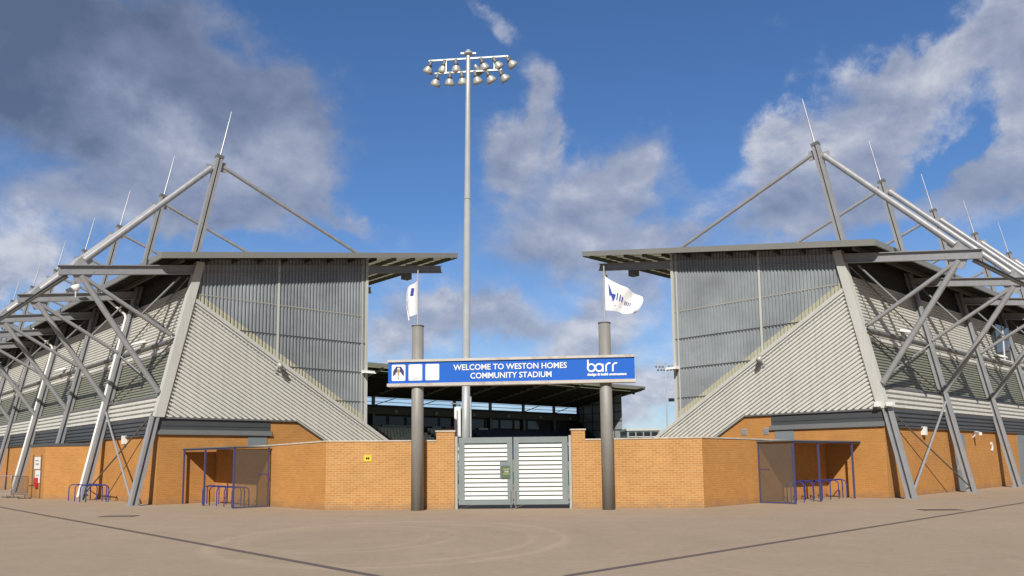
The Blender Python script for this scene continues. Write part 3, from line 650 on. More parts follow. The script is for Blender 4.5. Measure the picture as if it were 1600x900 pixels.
# ------------------------------------------------------------------ entrance walls
def yw(x): return 26.83 - .06 * x
def wall(label, pts, pier, hs):
    # pts from pier outwards; hs heights of every run
    root = empty('brick_wall', (pts[0][0], pts[0][1], 0), label, 'wall', 'brick walls beside the gates')
    o = root.location; T_ = .3
    for i in range(len(pts) - 1):
        a = Vector((pts[i][0], pts[i][1], 0)) - o; b_ = Vector((pts[i + 1][0], pts[i + 1][1], 0)) - o
        t = (b_ - a).normalized(); n = Vector((-t.y, t.x, 0))
        if n.y < 0: n = -n
        ha, hb = hs[i], hs[i + 1]
        if i == 0: off0 = Vector()
        x = MB(); a2 = a + n * T_; b2 = b_ + n * T_
        if i < len(pts) - 2:
            t2 = (Vector((pts[i + 2][0], pts[i + 2][1], 0)) - o - b_).normalized(); n2 = Vector((-t2.y, t2.x, 0)); n2 = n2 if n2.y > 0 else -n2
            m_ = (n + n2).normalized(); b2 = b_ + m_ * (T_ / max(.3, m_.dot(n)))
        if i > 0:
            t0 = (a - (Vector((pts[i - 1][0], pts[i - 1][1], 0)) - o)).normalized(); n0 = Vector((-t0.y, t0.x, 0)); n0 = n0 if n0.y > 0 else -n0
            m_ = (n + n0).normalized(); a2 = a + m_ * (T_ / max(.3, m_.dot(n)))
        z = ZD
        x.hexa([tuple(a), tuple(b_), tuple(b2), tuple(a2), tuple(a + z * ha), tuple(b_ + z * hb), tuple(b2 + z * hb), tuple(a2 + z * ha)])
        w = x.build('wall_section', M['brick_wall'] if i == 0 else M['brick'], root)
        y = MB(); d = n * .025
        y.hexa([tuple(a - d + z * (ha + .002)), tuple(b_ - d + z * (hb + .002)), tuple(b2 + d + z * (hb + .002)), tuple(a2 + d + z * (ha + .002)), tuple(a - d + z * (ha + .05)), tuple(b_ - d + z * (hb + .05)), tuple(b2 + d + z * (hb + .05)), tuple(a2 + d + z * (ha + .05))])
        y.build('coping', M['coping'], w)
    x0, x1 = pier
    xa, xb = min(x0, x1), max(x0, x1)
    x = MB(); ya, yb = yw(xa), yw(xb)
    P = [(xa - o.x, ya - .03 - o.y), (xb - o.x, yb - .03 - o.y), (xb - o.x, yb + .42 - o.y), (xa - o.x, ya + .42 - o.y)]
    x.prism([(p[0], p[1], 0) for p in P], (0, 0, 2.62)); pr = x.build('pier', M['brick_wall'], root)
    x = MB(); x.prism([(p[0] + (.03 if i in (1, 2) else -.03), p[1] + (.03 if i > 1 else -.03), 2.622) for i, p in enumerate(P)], (0, 0, .05)); x.build('coping', M['coping'], pr)
    return root
lk = Lp(2.45, -5.4); le = Lp(2.38, -.03); rk = Rp(2.35, -6.0); re_ = Rp(2.4, -.03)
wall('orange brick wall left of the gates carrying a small yellow sign', [(-2.62, yw(-2.62)), (-6.45, yw(-6.45)), (lk.x, lk.y), (le.x, le.y)], (-2.62, -1.99), [2.3, 2.33, 2.26, 2.2])
wall('orange brick wall right of the gates with a plain face and a raised pier', [(2.40, yw(2.40)), (6.35, yw(6.35)), (rk.x, rk.y), (re_.x, re_.y)], (1.99, 2.45), [2.28, 2.31, 2.28, 2.2])
# fill between right pier and its wall start
ws = empty('warning_sign', (-4.99, yw(-4.99) - .01, 1.75), 'small square yellow sign on the brick wall left of the gates', 'sign')
b = MB(); b.box(-.13, .13, -.02, .0, -.11, .11); b.build('plate', M['yellow'], ws)
b = MB(); b.box(-.06, .06, -.026, -.021, -.02, .02); b.box(-.05, -.02, -.026, -.021, -.05, .05); b.box(.02, .05, -.026, -.021, -.05, .05); b.build('symbol', M['black'], ws)

# ------------------------------------------------------------------ gates
def gates():
    root = empty('double_gate', (0, 26.83, 0), 'closed grey double gate with white slats between the two brick piers', 'gate')
    ang = math.atan(-.06)
    for s in (-1, 1):
        def F(a, b_, c): return Vector((a * math.cos(ang) - b_ * math.sin(ang), a * math.sin(ang) + b_ * math.cos(ang), c))
        sg = lambda a: s * a
        def bx(m, a0, a1, b0, b1, c0, c1): m.box(min(sg(a0), sg(a1)), max(sg(a0), sg(a1)), b0, b1, c0, c1)
        f = MB(F)
        bx(f, .02, .20, .05, .13, .14, 2.42); bx(f, 1.66, 1.86, .05, .13, .14, 2.42)
        bx(f, .20, 1.66, .05, .13, 2.22, 2.42); bx(f, .20, 1.66, .05, .13, .14, .30)
        leaf = f.build('gate_leaf', M['gategrey'], root)
        p = MB(F)
        n = 13
        for i in range(n):
            z = .315 + i * (1.90 / n); h = 1.90 / n
            x0 = .2
            if s < 0 and 5 <= i <= 8: x0 = .45
            a0, a1 = min(sg(x0), sg(1.66)), max(sg(x0), sg(1.66))
            p.hexa([(a0, .060, z), (a1, .060, z), (a1, .085, z + .01), (a0, .085, z + .01), (a0, .075, z + h * .70), (a1, .075, z + h * .70), (a1, .10, z + h * .70), (a0, .10, z + h * .70)])
        p.build('slats', M['gatewhite'], leaf)
        p = MB(F); bx(p, .20, 1.66, .11, .12, .30, 2.22); p.build('backing', M['gategrey'], leaf)
        p = MB(F); bx(p, 1.0, 1.03, .0, .05, .0, .35) if False else bx(p, .06, .1, .02, .05, .03, .6); p.build('drop_bolt', M['steel_dark'], leaf)
        for z in (.5, 1.3, 2.1):
            p = MB(F); bx(p, 1.84, 1.93, .03, .10, z, z + .12); p.build('hinge', M['steel_dark'], leaf)
        q = MB(F); bx(q, 1.90, 1.985, .02, .16, 0, 2.46); q.build('gate_post', M['lamp'], root)
        if s < 0:
            p = MB(F); bx(p, .10, .42, .03, .06, 1.02, 1.45); lb = p.build('latch_box', M['latch'], leaf)
            p = MB(F); bx(p, .12, .34, .015, .03, 1.14, 1.2); bx(p, .12, .34, .015, .03, 1.3, 1.36); p.build('latch_plate', M['lime'], lb)
            p = MB(F); bx(p, .15, .30, .012, .028, 1.22, 1.28); p.build('bolt', M['lamp'], lb)
    b = MB(); b.box(-1.9, 1.9, .06, .14, .06, .13)
gates()

# ------------------------------------------------------------------ entrance sign on two columns
def sign():
    x0, x1 = -4.19, 4.01
    ang = math.atan(-.1)
    root = empty('entrance_sign', (0, 26.0, 0), 'long blue welcome sign with white lettering held above the gates by two round columns', 'sign')
    F = lambda a, b_, c: Vector((a * math.cos(ang) - b_ * math.sin(ang), a * math.sin(ang) + b_ * math.cos(ang), c))
    for cx, cy, top, r in ((-3.215, 26.55, 6.22, .205), (3.115, 25.98, 6.16, .205)):
        b = MB(); b.lathe((cx, cy - 26.0, 0), (0, 0, 1), [(0, .0), (0, r * 1.02), (top, r * .98), (top, 0)], 28)
        c = b.build('column', M['colm'], root)
        b = MB(); b.lathe((cx, cy - 26.0, top + .002), (0, 0, 1), [(0, 0), (0, r * 1.06), (.03, r * 1.06), (.03, 0)], 28); b.build('column_cap', M['steel_dark'], c)
        b = MB(); b.tube((cx, cy - 26.0, top), (cx + (.0 if cx < 0 else .03), cy - 26.0, top + 1.98), .03, .022)
        b.build('flagpole', M['pole'], c)
    b = MB(F); b.box(-4.22, 4.05, 0, .16, 4.25, 4.97); pn = b.build('sign_panel', M['blue'], root)
    b = MB(F); b.box(-4.23, 4.06, -.05, .30, 4.972, 5.055); b.build('top_trim', M['signtrim'], root)
    b = MB(F); b.box(-4.25, 4.08, -.05, .30, 4.145, 4.248); b.build('bottom_trim', M['signtrim'], root)
    MW = Matrix.Rotation(ang, 4, 'Z') @ Matrix.Rotation(math.pi / 2, 4, 'X')
    def T(x, z, off=-.012): return Matrix.Rotation(ang, 4, 'Z') @ Matrix.Translation((x, off, z)) @ Matrix.Rotation(math.pi / 2, 4, 'X')
    text_mesh('WELCOME TO WESTON HOMES', .270, 'lettering', M['white'], pn, T(-.07, 4.66), bold=.004, sx=.965)
    text_mesh('COMMUNITY STADIUM', .270, 'lettering', M['white'], pn, T(-.04, 4.37), bold=.004, sx=.965)
    # rounded lower-case logotype made of strokes
    lw = .052
    def arc(m, cx, cz, r, a0, a1, n=18):
        for i in range(n):
            t0 = math.radians(a0 + (a1 - a0) * i / n); t1 = math.radians(a0 + (a1 - a0) * (i + 1) / n)
            q = []
            for t in (t0, t1):
                for rr in (r - lw / 2, r + lw / 2): q.append((cx + rr * math.cos(t), cz + rr * math.sin(t)))
            m.hexa([(q[0][0], -.012, q[0][1]), (q[1][0], -.012, q[1][1]), (q[3][0], -.012, q[3][1]), (q[2][0], -.012, q[2][1]), (q[0][0], -.001, q[0][1]), (q[1][0], -.001, q[1][1]), (q[3][0], -.001, q[3][1]), (q[2][0], -.001, q[2][1])])
    R = .120; zc = 4.645; bx0 = 2.50
    def fin(m): m.build('letter', M['white'], pn)
    b = MB(F)
    b.box(bx0, bx0 + lw, -.0125, -.001, zc, 4.91); arc(b, bx0 + R + .015, zc, R, 0, 360, 26); fin(b); b = MB(F)
    ax = bx0 + .345 + R * .4; arc(b, ax, zc, R, 0, 360, 26); b.box(ax + R - lw / 2, ax + R + lw / 2, -.0125, -.001, zc - R - .02, zc + R); fin(b)
    for rx in (ax + .20, ax + .42):
        b = MB(F); b.box(rx, rx + lw, -.0125, -.001, zc - R - .02, zc + .04); arc(b, rx + lw / 2 + .11, zc + .03, .11, 70, 180, 10); fin(b)
    text_mesh('design & build contractors', .105, 'lettering', M['white'], pn, T(2.50, 4.385), 'LEFT', bold=.007, sx=1.14)
    # three white crest plates
    for i, xx in enumerate((-3.86, -3.28, -2.70)):
        w, h, r = .235, .275, .04; pts = []
        for cxx, czz, a in ((w - r, h - r, 0), (-w + r, h - r, 90), (-w + r, -h + r, 180), (w - r, -h + r, 270)):
            for k in range(5):
                t = math.radians(a + k * 22.5); pts.append((xx + cxx + r * math.cos(t), -.008, 4.615 + czz + r * math.sin(t)))
        b = MB(F); b.prism(pts, (0, .007, 0)); pl = b.build('crest_plate', M['white'], pn)
        if i == 0:
            b = MB(F)
            for sx in (-1, 1):   # spread wings
                for k in range(6):
                    x_ = xx + sx * (.05 + .024 * k); zt_ = 4.615 + .20 - .012 * k * k * .4; zb_ = 4.615 - (.0 if k < 2 else .02 * k + .02)
                    b.prism([(x_ - .013, -.0125, zt_), (x_ + .014, -.0125, zt_ - .012), (x_ + .014 + sx * .01, -.0125, zb_), (x_ - .012 + sx * .01, -.0125, zb_ + .02)], (0, .004, 0))
            b.box(xx - .10, xx + .10, -.0125, -.0085, 4.79, 4.825); b.prism([(xx - .03, -.0125, 4.44), (xx + .03, -.0125, 4.44), (xx, -.0125, 4.38)], (0, .004, 0))
            b.build('crest', M['navy'], pl)
            b = MB(F); b.prism([(xx - .045, -.014, 4.70), (xx, -.014, 4.755), (xx + .045, -.014, 4.70), (xx + .02, -.014, 4.52), (xx, -.014, 4.45), (xx - .02, -.014, 4.52)], (0, .004, 0)); b.build('crest', M['gold'], pl)
        if i == 1:
            b = MB(F); b.box(xx - .10, xx + .10, -.012, -.0085, 4.385, 4.402); b.build('caption_bar', M['steel_dark'], pl)
            b = MB(F); b.box(xx - .11, xx - .10, -.012, -.0085, 4.47, 4.82); b.box(xx + .10, xx + .11, -.012, -.0085, 4.47, 4.82); b.box(xx - .04, xx + .05, -.012, -.0085, 4.60, 4.61)
            b.prism([(xx - .05, -.012, 4.56), (xx + .0, -.012, 4.70), (xx + .02, -.012, 4.69), (xx - .03, -.012, 4.55)], (0, .003, 0)); b.build('crest', mat('faded_print', (.62, .60, .62), .6), pl)
sign()

# ------------------------------------------------------------------ flags
def flag(name_label, hx, hy, z1, z0, fly, prof, marks):
    root = empty('flag', (hx, hy, z0), name_label, 'flag', 'white flags above the entrance columns')
    NX, NZ = 26, 14
    def S(s, t):   # s along fly 0..1, t down hoist 0..1
        return prof(s, t)
    b = MB(); pts = [S(i / NX, j / NZ) for j in range(NZ + 1) for i in range(NX + 1)]
    b.faces(pts, [(j * (NX + 1) + i, j * (NX + 1) + i + 1, (j + 1) * (NX + 1) + i + 1, (j + 1) * (NX + 1) + i) for j in range(NZ) for i in range(NX)], True)
    cl = b.build('cloth', M['cloth'], root, norm=False)
    for poly, m in marks:
        for sgn in (-1, 1):
            b = MB(); P = []
            for s, t in poly:
                p = Vector(S(s, t)); e = .01
                n = (Vector(S(min(1, s + e), t)) - p).cross(Vector(S(s, min(1, t + e))) - p)
                n.normalize(); P.append(tuple(p + n * .012 * sgn))
            b.faces(P, [tuple(range(len(P)))], False)
            b.build('emblem', M[m], cl, norm=False)
    return root
H1 = 1.17
def prof_r(s, t):
    x = 1.27 * s - .26 * s * t * t
    z = H1 * (1 - t) - .72 * s ** .9 * (1 - t * .80) + .05 * math.sin(8 * s - 1) * t * s
    y = .16 * math.sin(9 * s + 3.4 * t) * s ** .7 + .07 * math.sin(19 * s - 4 * t) * s
    return (x, y, z)
mk = [([(.09, .16), (.13, .22), (.20, .43), (.19, .50), (.11, .52)], 'flagblue'), ([(.15, .48), (.22, .42), (.29, .44), (.27, .56), (.21, .72), (.19, .60)], 'flagblue')]
for i in range(3): mk.append(([(.32 + i * .07, .36 + i * .03), (.35 + i * .07, .36 + i * .03), (.335 + i * .07, .62), (.305 + i * .07, .62)], 'flagblue'))
for i in range(4): mk.append(([(.55 + i * .05, .50), (.58 + i * .05, .50), (.575 + i * .05, .66), (.545 + i * .05, .66)], 'flaggrey'))
mk.append(([(.26, .80), (.46, .80), (.46, .825), (.26, .825)], 'flaggrey'))
flag('white flag with a dark blue emblem streaming to the right from its pole', 3.17, 25.98, 7.78, 6.62, 1.16, prof_r, mk)
def prof_l(s, t):
    x = -.52 * s + .12 * math.sin(6 * s + 1.0 + 1.3 * t) * s * (.6 + .4 * t)
    z = H1 * (1 - t) - .20 * s ** 1.2 + .12 * t * s
    y = .75 * s + .10 * math.sin(9 * s) * s
    x -= .05 * math.sin(3.14 * t) * s
    return (x, y, z)
mk = [([(.25, .16), (.42, .12), (.44, .36), (.28, .38)], 'flagblue'), ([(.5, .45), (.78, .42), (.80, .58), (.5, .56)], 'flaggrey'), ([(.55, .66), (.80, .64), (.81, .78), (.56, .76)], 'flaggrey')]
flag('white flag hanging almost edge on to the left of its pole', -3.235, 26.55, 7.80, 6.66, .8, prof_l, mk)

# ------------------------------------------------------------------ glazed shelters
def shelter(fn, label, v0, v1, vp):
    o = fn(1.0, v0, 0); ff = lambda u, v, z: fn(u, v, z) - o
    root = empty('shelter', o, label, 'shelter', 'shelters beside the entrance walls')
    b = MB(ff); b.hexa([(.93, v0 - .05, 2.20), (2.36, v0 - .05, 2.20), (2.34, v1, 2.20), (.93, v1, 2.20), (.93, v0 - .05, 2.24), (2.36, v0 - .05, 2.24), (2.34, v1, 2.24), (.93, v1, 2.24)]); b.build('roof', M['ledge'], root)
    b = MB(ff); b.box(.965, 1.035, v0, v1, 2.145, 2.198); b.build('edge_beam', M['posts'], root)
    p = MB(ff); p.box(.97, 1.03, vp[0] - .03, vp[0] + .03, 0, 2.14); po = p.build('post', M['posts'], root)
    for v in vp[1:]: dup(po, root, fn(1, v, 0) - fn(1, vp[0], 0))
    p = MB(ff); p.box(1.04, 2.30, v0 + .01, v0 + .03, .06, 2.12); sc = p.build('screen', M['mesh'], root)
    p = MB(ff)
    p.box(1.04, 2.33, v0 - .005, v0 + .045, .02, .055); p.box(2.30, 2.335, v0 - .005, v0 + .045, .055, 2.19); p.box(1.9, 2.30, v0, v0 + .04, 1.2, 1.225); p.build('screen_frame', M['posts'], sc)
    return root
shelter(Lp, 'flat roofed shelter with tinted end screen against the brick left of the gates', -5.05, -.12, (-5.0, -2.35, -.2))
shelter(Rp, 'flat roofed shelter with tinted end screen against the brick right of the gates', -5.55, -.05, (-5.5, -3.6, -.75))

def uhoop(m, p0, p1, h, r, n=7):
    r *= .85
    a = Vector(p0); b_ = Vector(p1); d = (b_ - a).normalized(); rad = .16; pts = [a, a + ZD * (h - rad)]
    for i in range(1, 6):
        t = math.radians(90 * i / 6); pts.append(a + d * (rad - rad * math.cos(t)) + ZD * (h - rad + rad * math.sin(t)))
    pts += [a + d * rad + ZD * h, b_ - d * rad + ZD * h]
    for i in range(1, 6):
        t = math.radians(90 * i / 6); pts.append(b_ - d * (rad - rad * math.sin(t)) + ZD * (h - rad + rad * math.cos(t)))
    pts += [b_ + ZD * (h - rad), b_]
    for p, q in zip(pts, pts[1:]): m.tube(tuple(p), tuple(q), r, n=n)
def cycle_rack(fn, label, u, v0, v1, n):
    o = fn(u, v0, 0); ff = lambda a, b_, c: fn(a, b_, c) - o
    root = empty('cycle_rack', o, label, 'cycle rack', 'blue hooped cycle racks')
    m = MB(); uhoop(m, ff(u, v0, 0), ff(u, v1, 0), .74, .026); m.build('rail', M['rack'], root)
    m = MB(); uhoop(m, ff(u - .32, v0 + .35, 0), ff(u + .34, v0 + .35, 0), .72, .024); h = m.build('hoop', M['rack'], root)
    st = (v1 - v0 - .7) / (n - 1)
    for i in range(1, n): dup(h, root, ff(u, v0 + i * st, 0))
cycle_rack(Lp, 'blue hooped cycle rack inside the shelter left of the gates', 1.62, -4.55, -1.1, 5)
cycle_rack(Rp, 'blue hooped cycle rack inside the shelter right of the gates', 1.62, -4.6, -.4, 6)

def guard_rack():
    o = Lp(-1.2, 6.2); root = empty('cycle_rack', o, 'blue hooped rack standing in the open around a raking column foot', 'cycle rack', 'blue hooped cycle racks')
    ff = lambda a, b_: Lp(a, b_) - o
    m = MB(); uhoop(m, ff(-.62, 4.2), ff(-.62, 8.3), .74, .026); m.build('rail', M['rack'], root)
    for v in (4.5, 5.4, 6.2, 7.2):
        m = MB(); uhoop(m, ff(-1.35, v), ff(-.45, v), .72, .026); m.build('hoop', M['rack'], root)
guard_rack()

def barrier(x0, y0, x1, y1, label, m='steel', h=1.08):
    o = Vector((x0, y0, 0)); root = empty('crowd_barrier', o, label, 'barrier', 'crowd barriers by the brick kiosk')
    b_ = Vector((x1, y1, 0)) - o
    a = MB(); uhoop(a, Vector((0, 0, .12)), b_ + ZD * .12, h - .12, .022); a.tube((0, 0, .2), tuple(b_ + ZD * .2), .018); a.build('frame', M[m], root)
    n = int(b_.length / .13)
    a = MB()
    for i in range(1, n): p = b_ * (i / n); a.tube((p.x, p.y, .2), (p.x, p.y, h), .009, n=5)
    a.build('bars', M[m], root)
    d = Vector((-b_.y, b_.x, 0)).normalized() * .3
    for s in (.15, .85):
        p = b_ * s; a = MB(); a.bar(tuple(p - d + ZD * .03), tuple(p + d + ZD * .03), .05, .04); a.bar(tuple(p + ZD * .03), tuple(p + ZD * .2), .04, .04, (1, 0, 0)); a.build('foot', M[m], root)
barrier(-27.2, 40.3, -25.3, 39.9, 'steel crowd barrier at the left edge beside the brick kiosk')
barrier(-25.1, 39.6, -23.3, 38.0, 'brown weathered crowd barrier in front of the notice boards', 'iron')

# ------------------------------------------------------------------ floodlight masts
def floodlight(loc, sc, label, ang=0.0, detail=True, lean=.21, grp=None):
    root = empty('floodlight_mast', loc, label, 'floodlight', grp)
    b = MB(); H_ = 19.55
    b.lathe((0, 0, 0), (lean, 0, H_), [(0, .0), (0, .185), (6, .165), (6.0, .16), (13, .135), (13.0, .13), (H_, .10), (H_ + .15, .10), (H_ + .15, 0)], 20)
    pl = b.build('pole', M['pole'], root)
    if detail:
        for z in (5.9, 12.9): b = MB(); b.lathe((lean * z / H_, 0, z), (0, 0, 1), [(0, .15), (0, .172 if z < 8 else .148), (.06, .172 if z < 8 else .148), (.06, .14)], 18); b.build('joint_collar', M['pole'], pl)
    b = MB(); b.lathe((lean, 0, 19.5), (0, 0, 1), [(0, 0), (0, .16), (.05, .20), (.10, .20), (.12, .10), (.22, .10), (.22, 0)], 14); b.box(lean - .34, lean + .34, -.05, .05, 19.53, 19.60); b.build('mast_head', M['pole'], pl)
    dx = Vector((math.cos(ang), math.sin(ang), 0)); dy = Vector((-math.sin(ang), math.cos(ang), 0))
    for row, z, xs, e in ((0, 19.33, (-1.72, -1.10, -.55, .62, 1.20, 1.80), 1.78), (1, 18.72, (-1.40, -.82, -.28, .33, .90, 1.48), 1.5)):
        cc = Vector((lean * z / H_, 0, z))
        b = MB(); b.bar(tuple(cc - dx * e), tuple(cc + dx * e), .07, .07); arm = b.build('crossarm', M['pole'], root)
        for x in xs:
            c = cc + dx * x
            out = max(-1, min(1, x / 1.8))
            axd = (dx * (out * .6 + .15) + dy * .4 - ZD * .8).normalized()
            b = MB(); k = c - ZD * .20
            b.lathe(tuple(k + axd * .02), axd, [(-.08, 0), (-.08, .05), (.02, .09), (.09, .15), (.22, .22), (.34, .245), (.34, .215), (.27, .20), (.10, .02)], 16)
            lm = b.build('lamp', M['lamp'] if detail else M['steel_dark'], root)
            if detail:
                b = MB(); b.bar(tuple(c), tuple(k + axd * .05), .07, .07); b.lathe(tuple(k - axd * .12), axd, [(-.09, 0), (-.09, .06), (.09, .07), (.16, .12), (.16, 0)], 10); b.build('yoke', M['steel_dark'], lm)
                b = MB(); b.lathe(tuple(k + axd * .26), axd, [(0, .0), (.0, .19)], 14); b.build('lens', M['glass'], lm)
    if detail:
        b = MB(); c = Vector((lean + .33, .1, 19.0)); b.lathe(tuple(c), (.5, .6, -.6), [(-.1, 0), (-.1, .06), (.05, .09), (.36, .22), (.36, .2), (.1, .02)], 14); b.build('lamp', M['lamp'], root)
        for x in (-1.0, 1.15):
            b = MB(); p = dx * x; b.bar(tuple(p + ZD * 18.75 + Vector((lean, 0, 0))), tuple(p + ZD * 19.3 + Vector((lean, 0, 0))), .05, .05, (1, 0, 0)); b.build('hanger', M['pole'], root)
        b = MB(); b.box(-.42, -.16, -.36, -.12, 2.62, 3.85); cb = b.build('control_box', M['white'], root)
        b = MB(); b.box(-.40, -.18, -.375, -.362, 2.66, 3.81); b.build('box_door', M['white'], cb)
        b = MB(); b.tube((.24, -.02, 2.0), (.24, -.02, 4.3), .04); b.tube((-.25, -.2, 3.85), (-.25, -.2, 5.0), .02) if False else None; b.build('conduit', M['pole'], root)
        b = MB(); b.path([(-.16, -.2, 3.95), (-.55, -.2, 4.02)], .035); b.build('bracket', M['steel_dark'], root)
    return root
floodlight((-2.0, 33.0, 0), 1, 'tall white floodlight mast with two rows of lamps rising behind the left pier', -.1, grp='floodlight masts')
floodlight((29.5, 150, 0), 1, 'distant floodlight mast seen small between the sign and the right stand', .0, False, .1, 'floodlight masts')

# ------------------------------------------------------------------ far stand across the pitch
def far():
    O = Rp(63, 0); fn = lambda u, v, z: VD * (u - 63) + UD * v + ZD * z
    root = empty('football_stand', O, 'distant stand across the pitch with dark boxes, banners and pale seats under its roof', 'stadium stand', 'stands around the pitch')
    mb = lambda: MB(fn); V0, V1 = 6, 67.5
    rz = lambda u: 12.65 - .171 * (u - 63)
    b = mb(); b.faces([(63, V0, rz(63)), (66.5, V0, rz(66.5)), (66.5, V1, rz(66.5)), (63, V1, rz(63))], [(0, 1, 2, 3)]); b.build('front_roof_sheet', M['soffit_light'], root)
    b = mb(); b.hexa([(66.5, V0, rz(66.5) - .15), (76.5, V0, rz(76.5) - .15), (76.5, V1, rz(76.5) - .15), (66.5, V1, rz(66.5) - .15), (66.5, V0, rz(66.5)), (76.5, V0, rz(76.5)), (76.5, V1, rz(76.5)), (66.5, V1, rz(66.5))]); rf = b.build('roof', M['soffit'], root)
    b = mb(); b.box(62.9, 63, V0, V1 + .05, rz(63) - .25, rz(63) + .04); b.build('roof_edge', M['fascia'], rf)
    b = mb(); b.hexa([(63, V1 + .001, rz(63) - .45), (76.5, V1 + .001, rz(76.5) - .3), (76.5, V1 + .06, rz(76.5) - .3), (63, V1 + .06, rz(63) - .45), (63, V1 + .001, rz(63) + .04), (76.5, V1 + .001, rz(76.5) + .04), (76.5, V1 + .06, rz(76.5) + .04), (63, V1 + .06, rz(63) + .04)]); b.build('fascia', M['fascia'], rf)
    b = mb(); b.box(-.06, .06, V0, V1 - .1, -.3, 0); p = b.build('purlin', M['soffit'], root); p.location = fn(64.2, 0, rz(64.2) - .16) - fn(0, 0, 0) + fn(0, 0, 0) * 0
    # purlins are built about u = 0, so shift by the local origin
    p.location = VD * 64.2 + ZD * (rz(64.2) - .16)
    for i in range(1, 10):
        u = 64.2 + i * 1.3; dup(p, root, VD * u + ZD * (rz(u) - .16))
    BW = 6.9
    b = mb(); b.bar((63.4, 12, rz(63.4) - .42), (76, 12, rz(76) - .30), .25, .28); r0 = b.build('rafter', M['steel_dark'], root)
    b = mb(); b.bar((76, 12, 0), (76, 12, rz(76) - .2), .35, .35, tuple(UD)); p0 = b.build('post', M['steel_dark'], root)
    b = mb(); b.bar((75.9, 12.2, 8.95), (75.9, 15.4, rz(76) - .5), .1, .1, tuple(VD)); x0 = b.build('brace', M['steel_dark'], root)
    for k in range(1, 9):
        for o in (r0, p0): dup(o, root, UD * (k * BW))
        if k in (2, 3, 6, 7): dup(x0, root, UD * (k * BW))
    b = mb(); b.box(75.95, 76.05, V0, V1 - 1, 9.35, 9.42); b.box(75.95, 76.05, V0, V1 - 1, 9.85, 9.9); b.build('handrail', M['steel_dark'], root)
    b = mb(); b.box(75.6, 78.5, V0, V1 - 1.0, 8.62, 8.95); b.build('upper_slab', M['black'], root)
    b = mb(); b.box(75.5, 78.5, V0, V1 - 1.0, 7.72, 8.60); b.build('grey_fascia', M['purlin'], root)
    for k in range(9):
        b = mb(); b.box(75.38, 75.5, 15 + k * 6.9, 15.5 + k * 6.9, 7.9, 8.3); b.build('loudspeaker', M['grey'], root)
    b = mb(); b.box(76.3, 78.5, V0, V1 - 1.0, 0, 7.70); b.build('box_front', M['black'], root)
    b = mb()
    for k in range(20): b.box(76.25, 76.3, 8.2 + k * 2.9, 10.6 + k * 2.9, 6.25, 7.5)
    b.build('box_windows', M['glass'], root)
    # terrace and seat rows
    b = mb(); b.prism([(65.5, V0, 0), (76.2, V0, 0), (76.2, V0, 5.3), (65.5, V0, 0.9)], (0, 0, 0)) if False else b.hexa([(65.5, V0, 0), (76.2, V0, 0), (76.2, V1 - 1, 0), (65.5, V1 - 1, 0), (65.5, V0, .9), (76.2, V0, 5.4), (76.2, V1 - 1, 5.4), (65.5, V1 - 1, .9)])
    b.build('terrace', M['concrete'], root)
    for r in range(13):
        u = 75.8 - r * .8; z = 5.35 - r * .337
        for ua, va, vb, m in ((u, 18, 25.2, 'seat'), (u, 26.4, 33.5, 'seat'), (u, 34.6, 41, 'seat'), (u, 42.2, 64, 'seatblue')):
            b = mb(); n = int((vb - va) / .5)
            for i in range(n):
                v = va + i * .5
                b.box(ua, ua + .08, v + .04, v + .46, z, z + .62); b.box(ua - .35, ua, v + .04, v + .46, z + .18, z + .26)
            b.build('seat_row', M[m], root)
    for va, vb, z0, z1, m in ((22.5, 25.0, 5.75, 6.5, 'cyan'), (25.1, 27, 5.7, 6.2, 'grey'), (27.2, 33.0, 5.6, 6.35, 'grey'), (35.6, 37.2, 5.75, 6.3, 'grey'), (38.0, 40.6, 5.65, 6.25, 'red'), (41, 43.5, 5.7, 6.1, 'grey'), (44.2, 46.0, 5.75, 6.2, 'white'), (46.5, 60, 5.6, 5.8, 'navy'), (60.3, 62.8, 5.5, 6.0, 'grey')):
        b = mb(); b.box(75.95, 76.02, va, vb, z0, z1); b.build('banner', M[m], root)
    b = mb(); b.box(71, 71.1, 46, 64, 4.1, 4.9)
    # end screen with glazing bars
    b = mb(); b.hexa([(66.6, 66.0, 0), (76.2, 66.0, 0), (76.2, 66.1, 0), (66.6, 66.1, 0), (66.6, 66.0, rz(66.6) - .3), (76.2, 66.0, rz(76.2) - .3), (76.2, 66.1, rz(76.2) - .3), (66.6, 66.1, rz(66.6) - .3)]); es = b.build('end_screen', M['transl'], root)
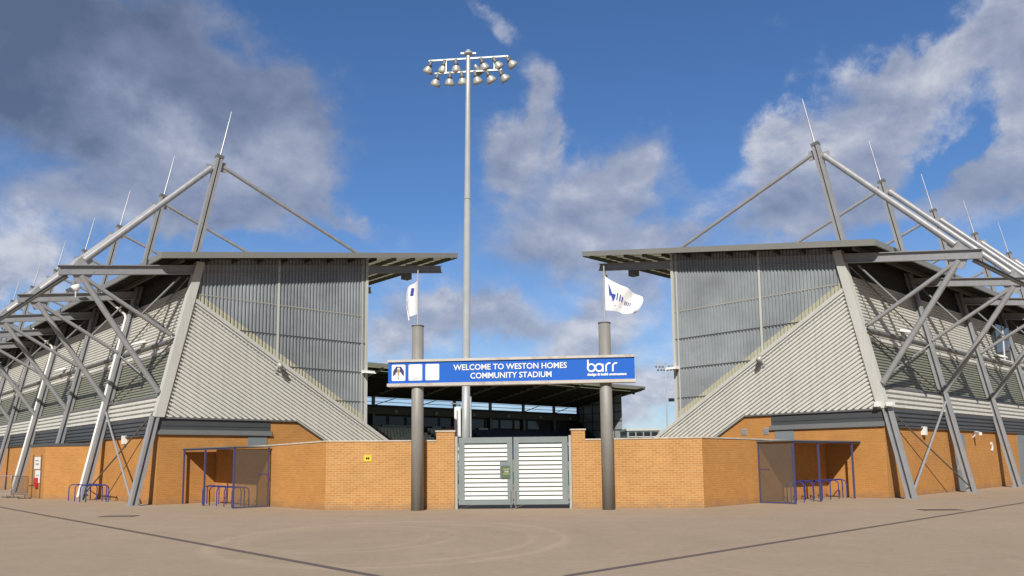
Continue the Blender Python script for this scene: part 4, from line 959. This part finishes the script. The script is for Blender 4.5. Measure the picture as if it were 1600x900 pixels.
    for z in (3.2, 4.6, 6.0, 7.4, 8.8, 10.2):
        b = mb(); b.box(66.6, 76.2, 65.9, 65.99, z, z + .12); b.build('glazing_bar', M['band'], es)
    for u in (68.0, 70.4, 72.6, 74.6):
        b = mb(); b.box(u, u + .1, 65.9, 65.99, 0, rz(u) - .3); b.build('glazing_bar', M['band'], es)
    b = mb(); b.box(69.5, 69.8, 65.4, 65.8, 7.6, rz(69.5) - .2); b.box(75.4, 75.7, 65.4, 65.8, 3.5, rz(75) - .2); b.build('post', M['black'], root)
    b = mb(); b.prism([(75.6, 65.2, 7.7), (71.5, 65.2, 4.6), (70.4, 65.2, 3.2), (75.6, 65.2, 3.2)], tuple((0, .6, 0))) ; b.build('stair_flank', M['black'], root)
    b = mb(); b.box(64.2, 64.5, 66.2, 66.5, rz(64) - 1.0, rz(64) - .6); b.build('dome_camera', M['black'], root)
far()

# ------------------------------------------------------------------ building far off
o = Vector((15.3, 92, 0)); fb = empty('office_block', o, 'small distant flat roofed block with a band of dark windows right of the sign', 'building')
b = MB(); b.box(-1.9, 1.9, 0, 6, 0, 4.75); b.build('wall', M['grey'], fb)
b = MB(); b.box(-2.0, 2.0, -.15, 6, 4.752, 5.0); b.build('roof', M['trim'], fb)
for i in range(4):
    b = MB(); b.box(-1.7 + i * .88, -.95 + i * .88, -.05, .05, 3.5, 4.6); w = b.build('window', M['glass'], fb)
    b = MB(); b.box(-1.7 + i * .88, -.95 + i * .88, -.08, -.052, 4.02, 4.08); b.build('frame', M['white'], w)
# beams of roof plant frame nothing else

# ------------------------------------------------------------------ ironwork in the paving
for x, y, w, h, lab in ((-12.5, 25.15, .55, .28, 'rusty manhole cover set in the paving at the left'), (12.98, 24.16, .6, .28, 'rusty manhole cover set in the paving at the right')):
    m_ = empty('manhole_cover', (x, y, 0), lab, 'manhole cover', 'manhole covers in the paving')
    b = MB(); b.box(-w, w, -h, h, .002, .012); b.build('frame', M['iron'], m_)
    b = MB(); b.box(-w + .06, w - .06, -h + .06, h - .06, .012, .018); b.build('cover', M['iron'], m_)
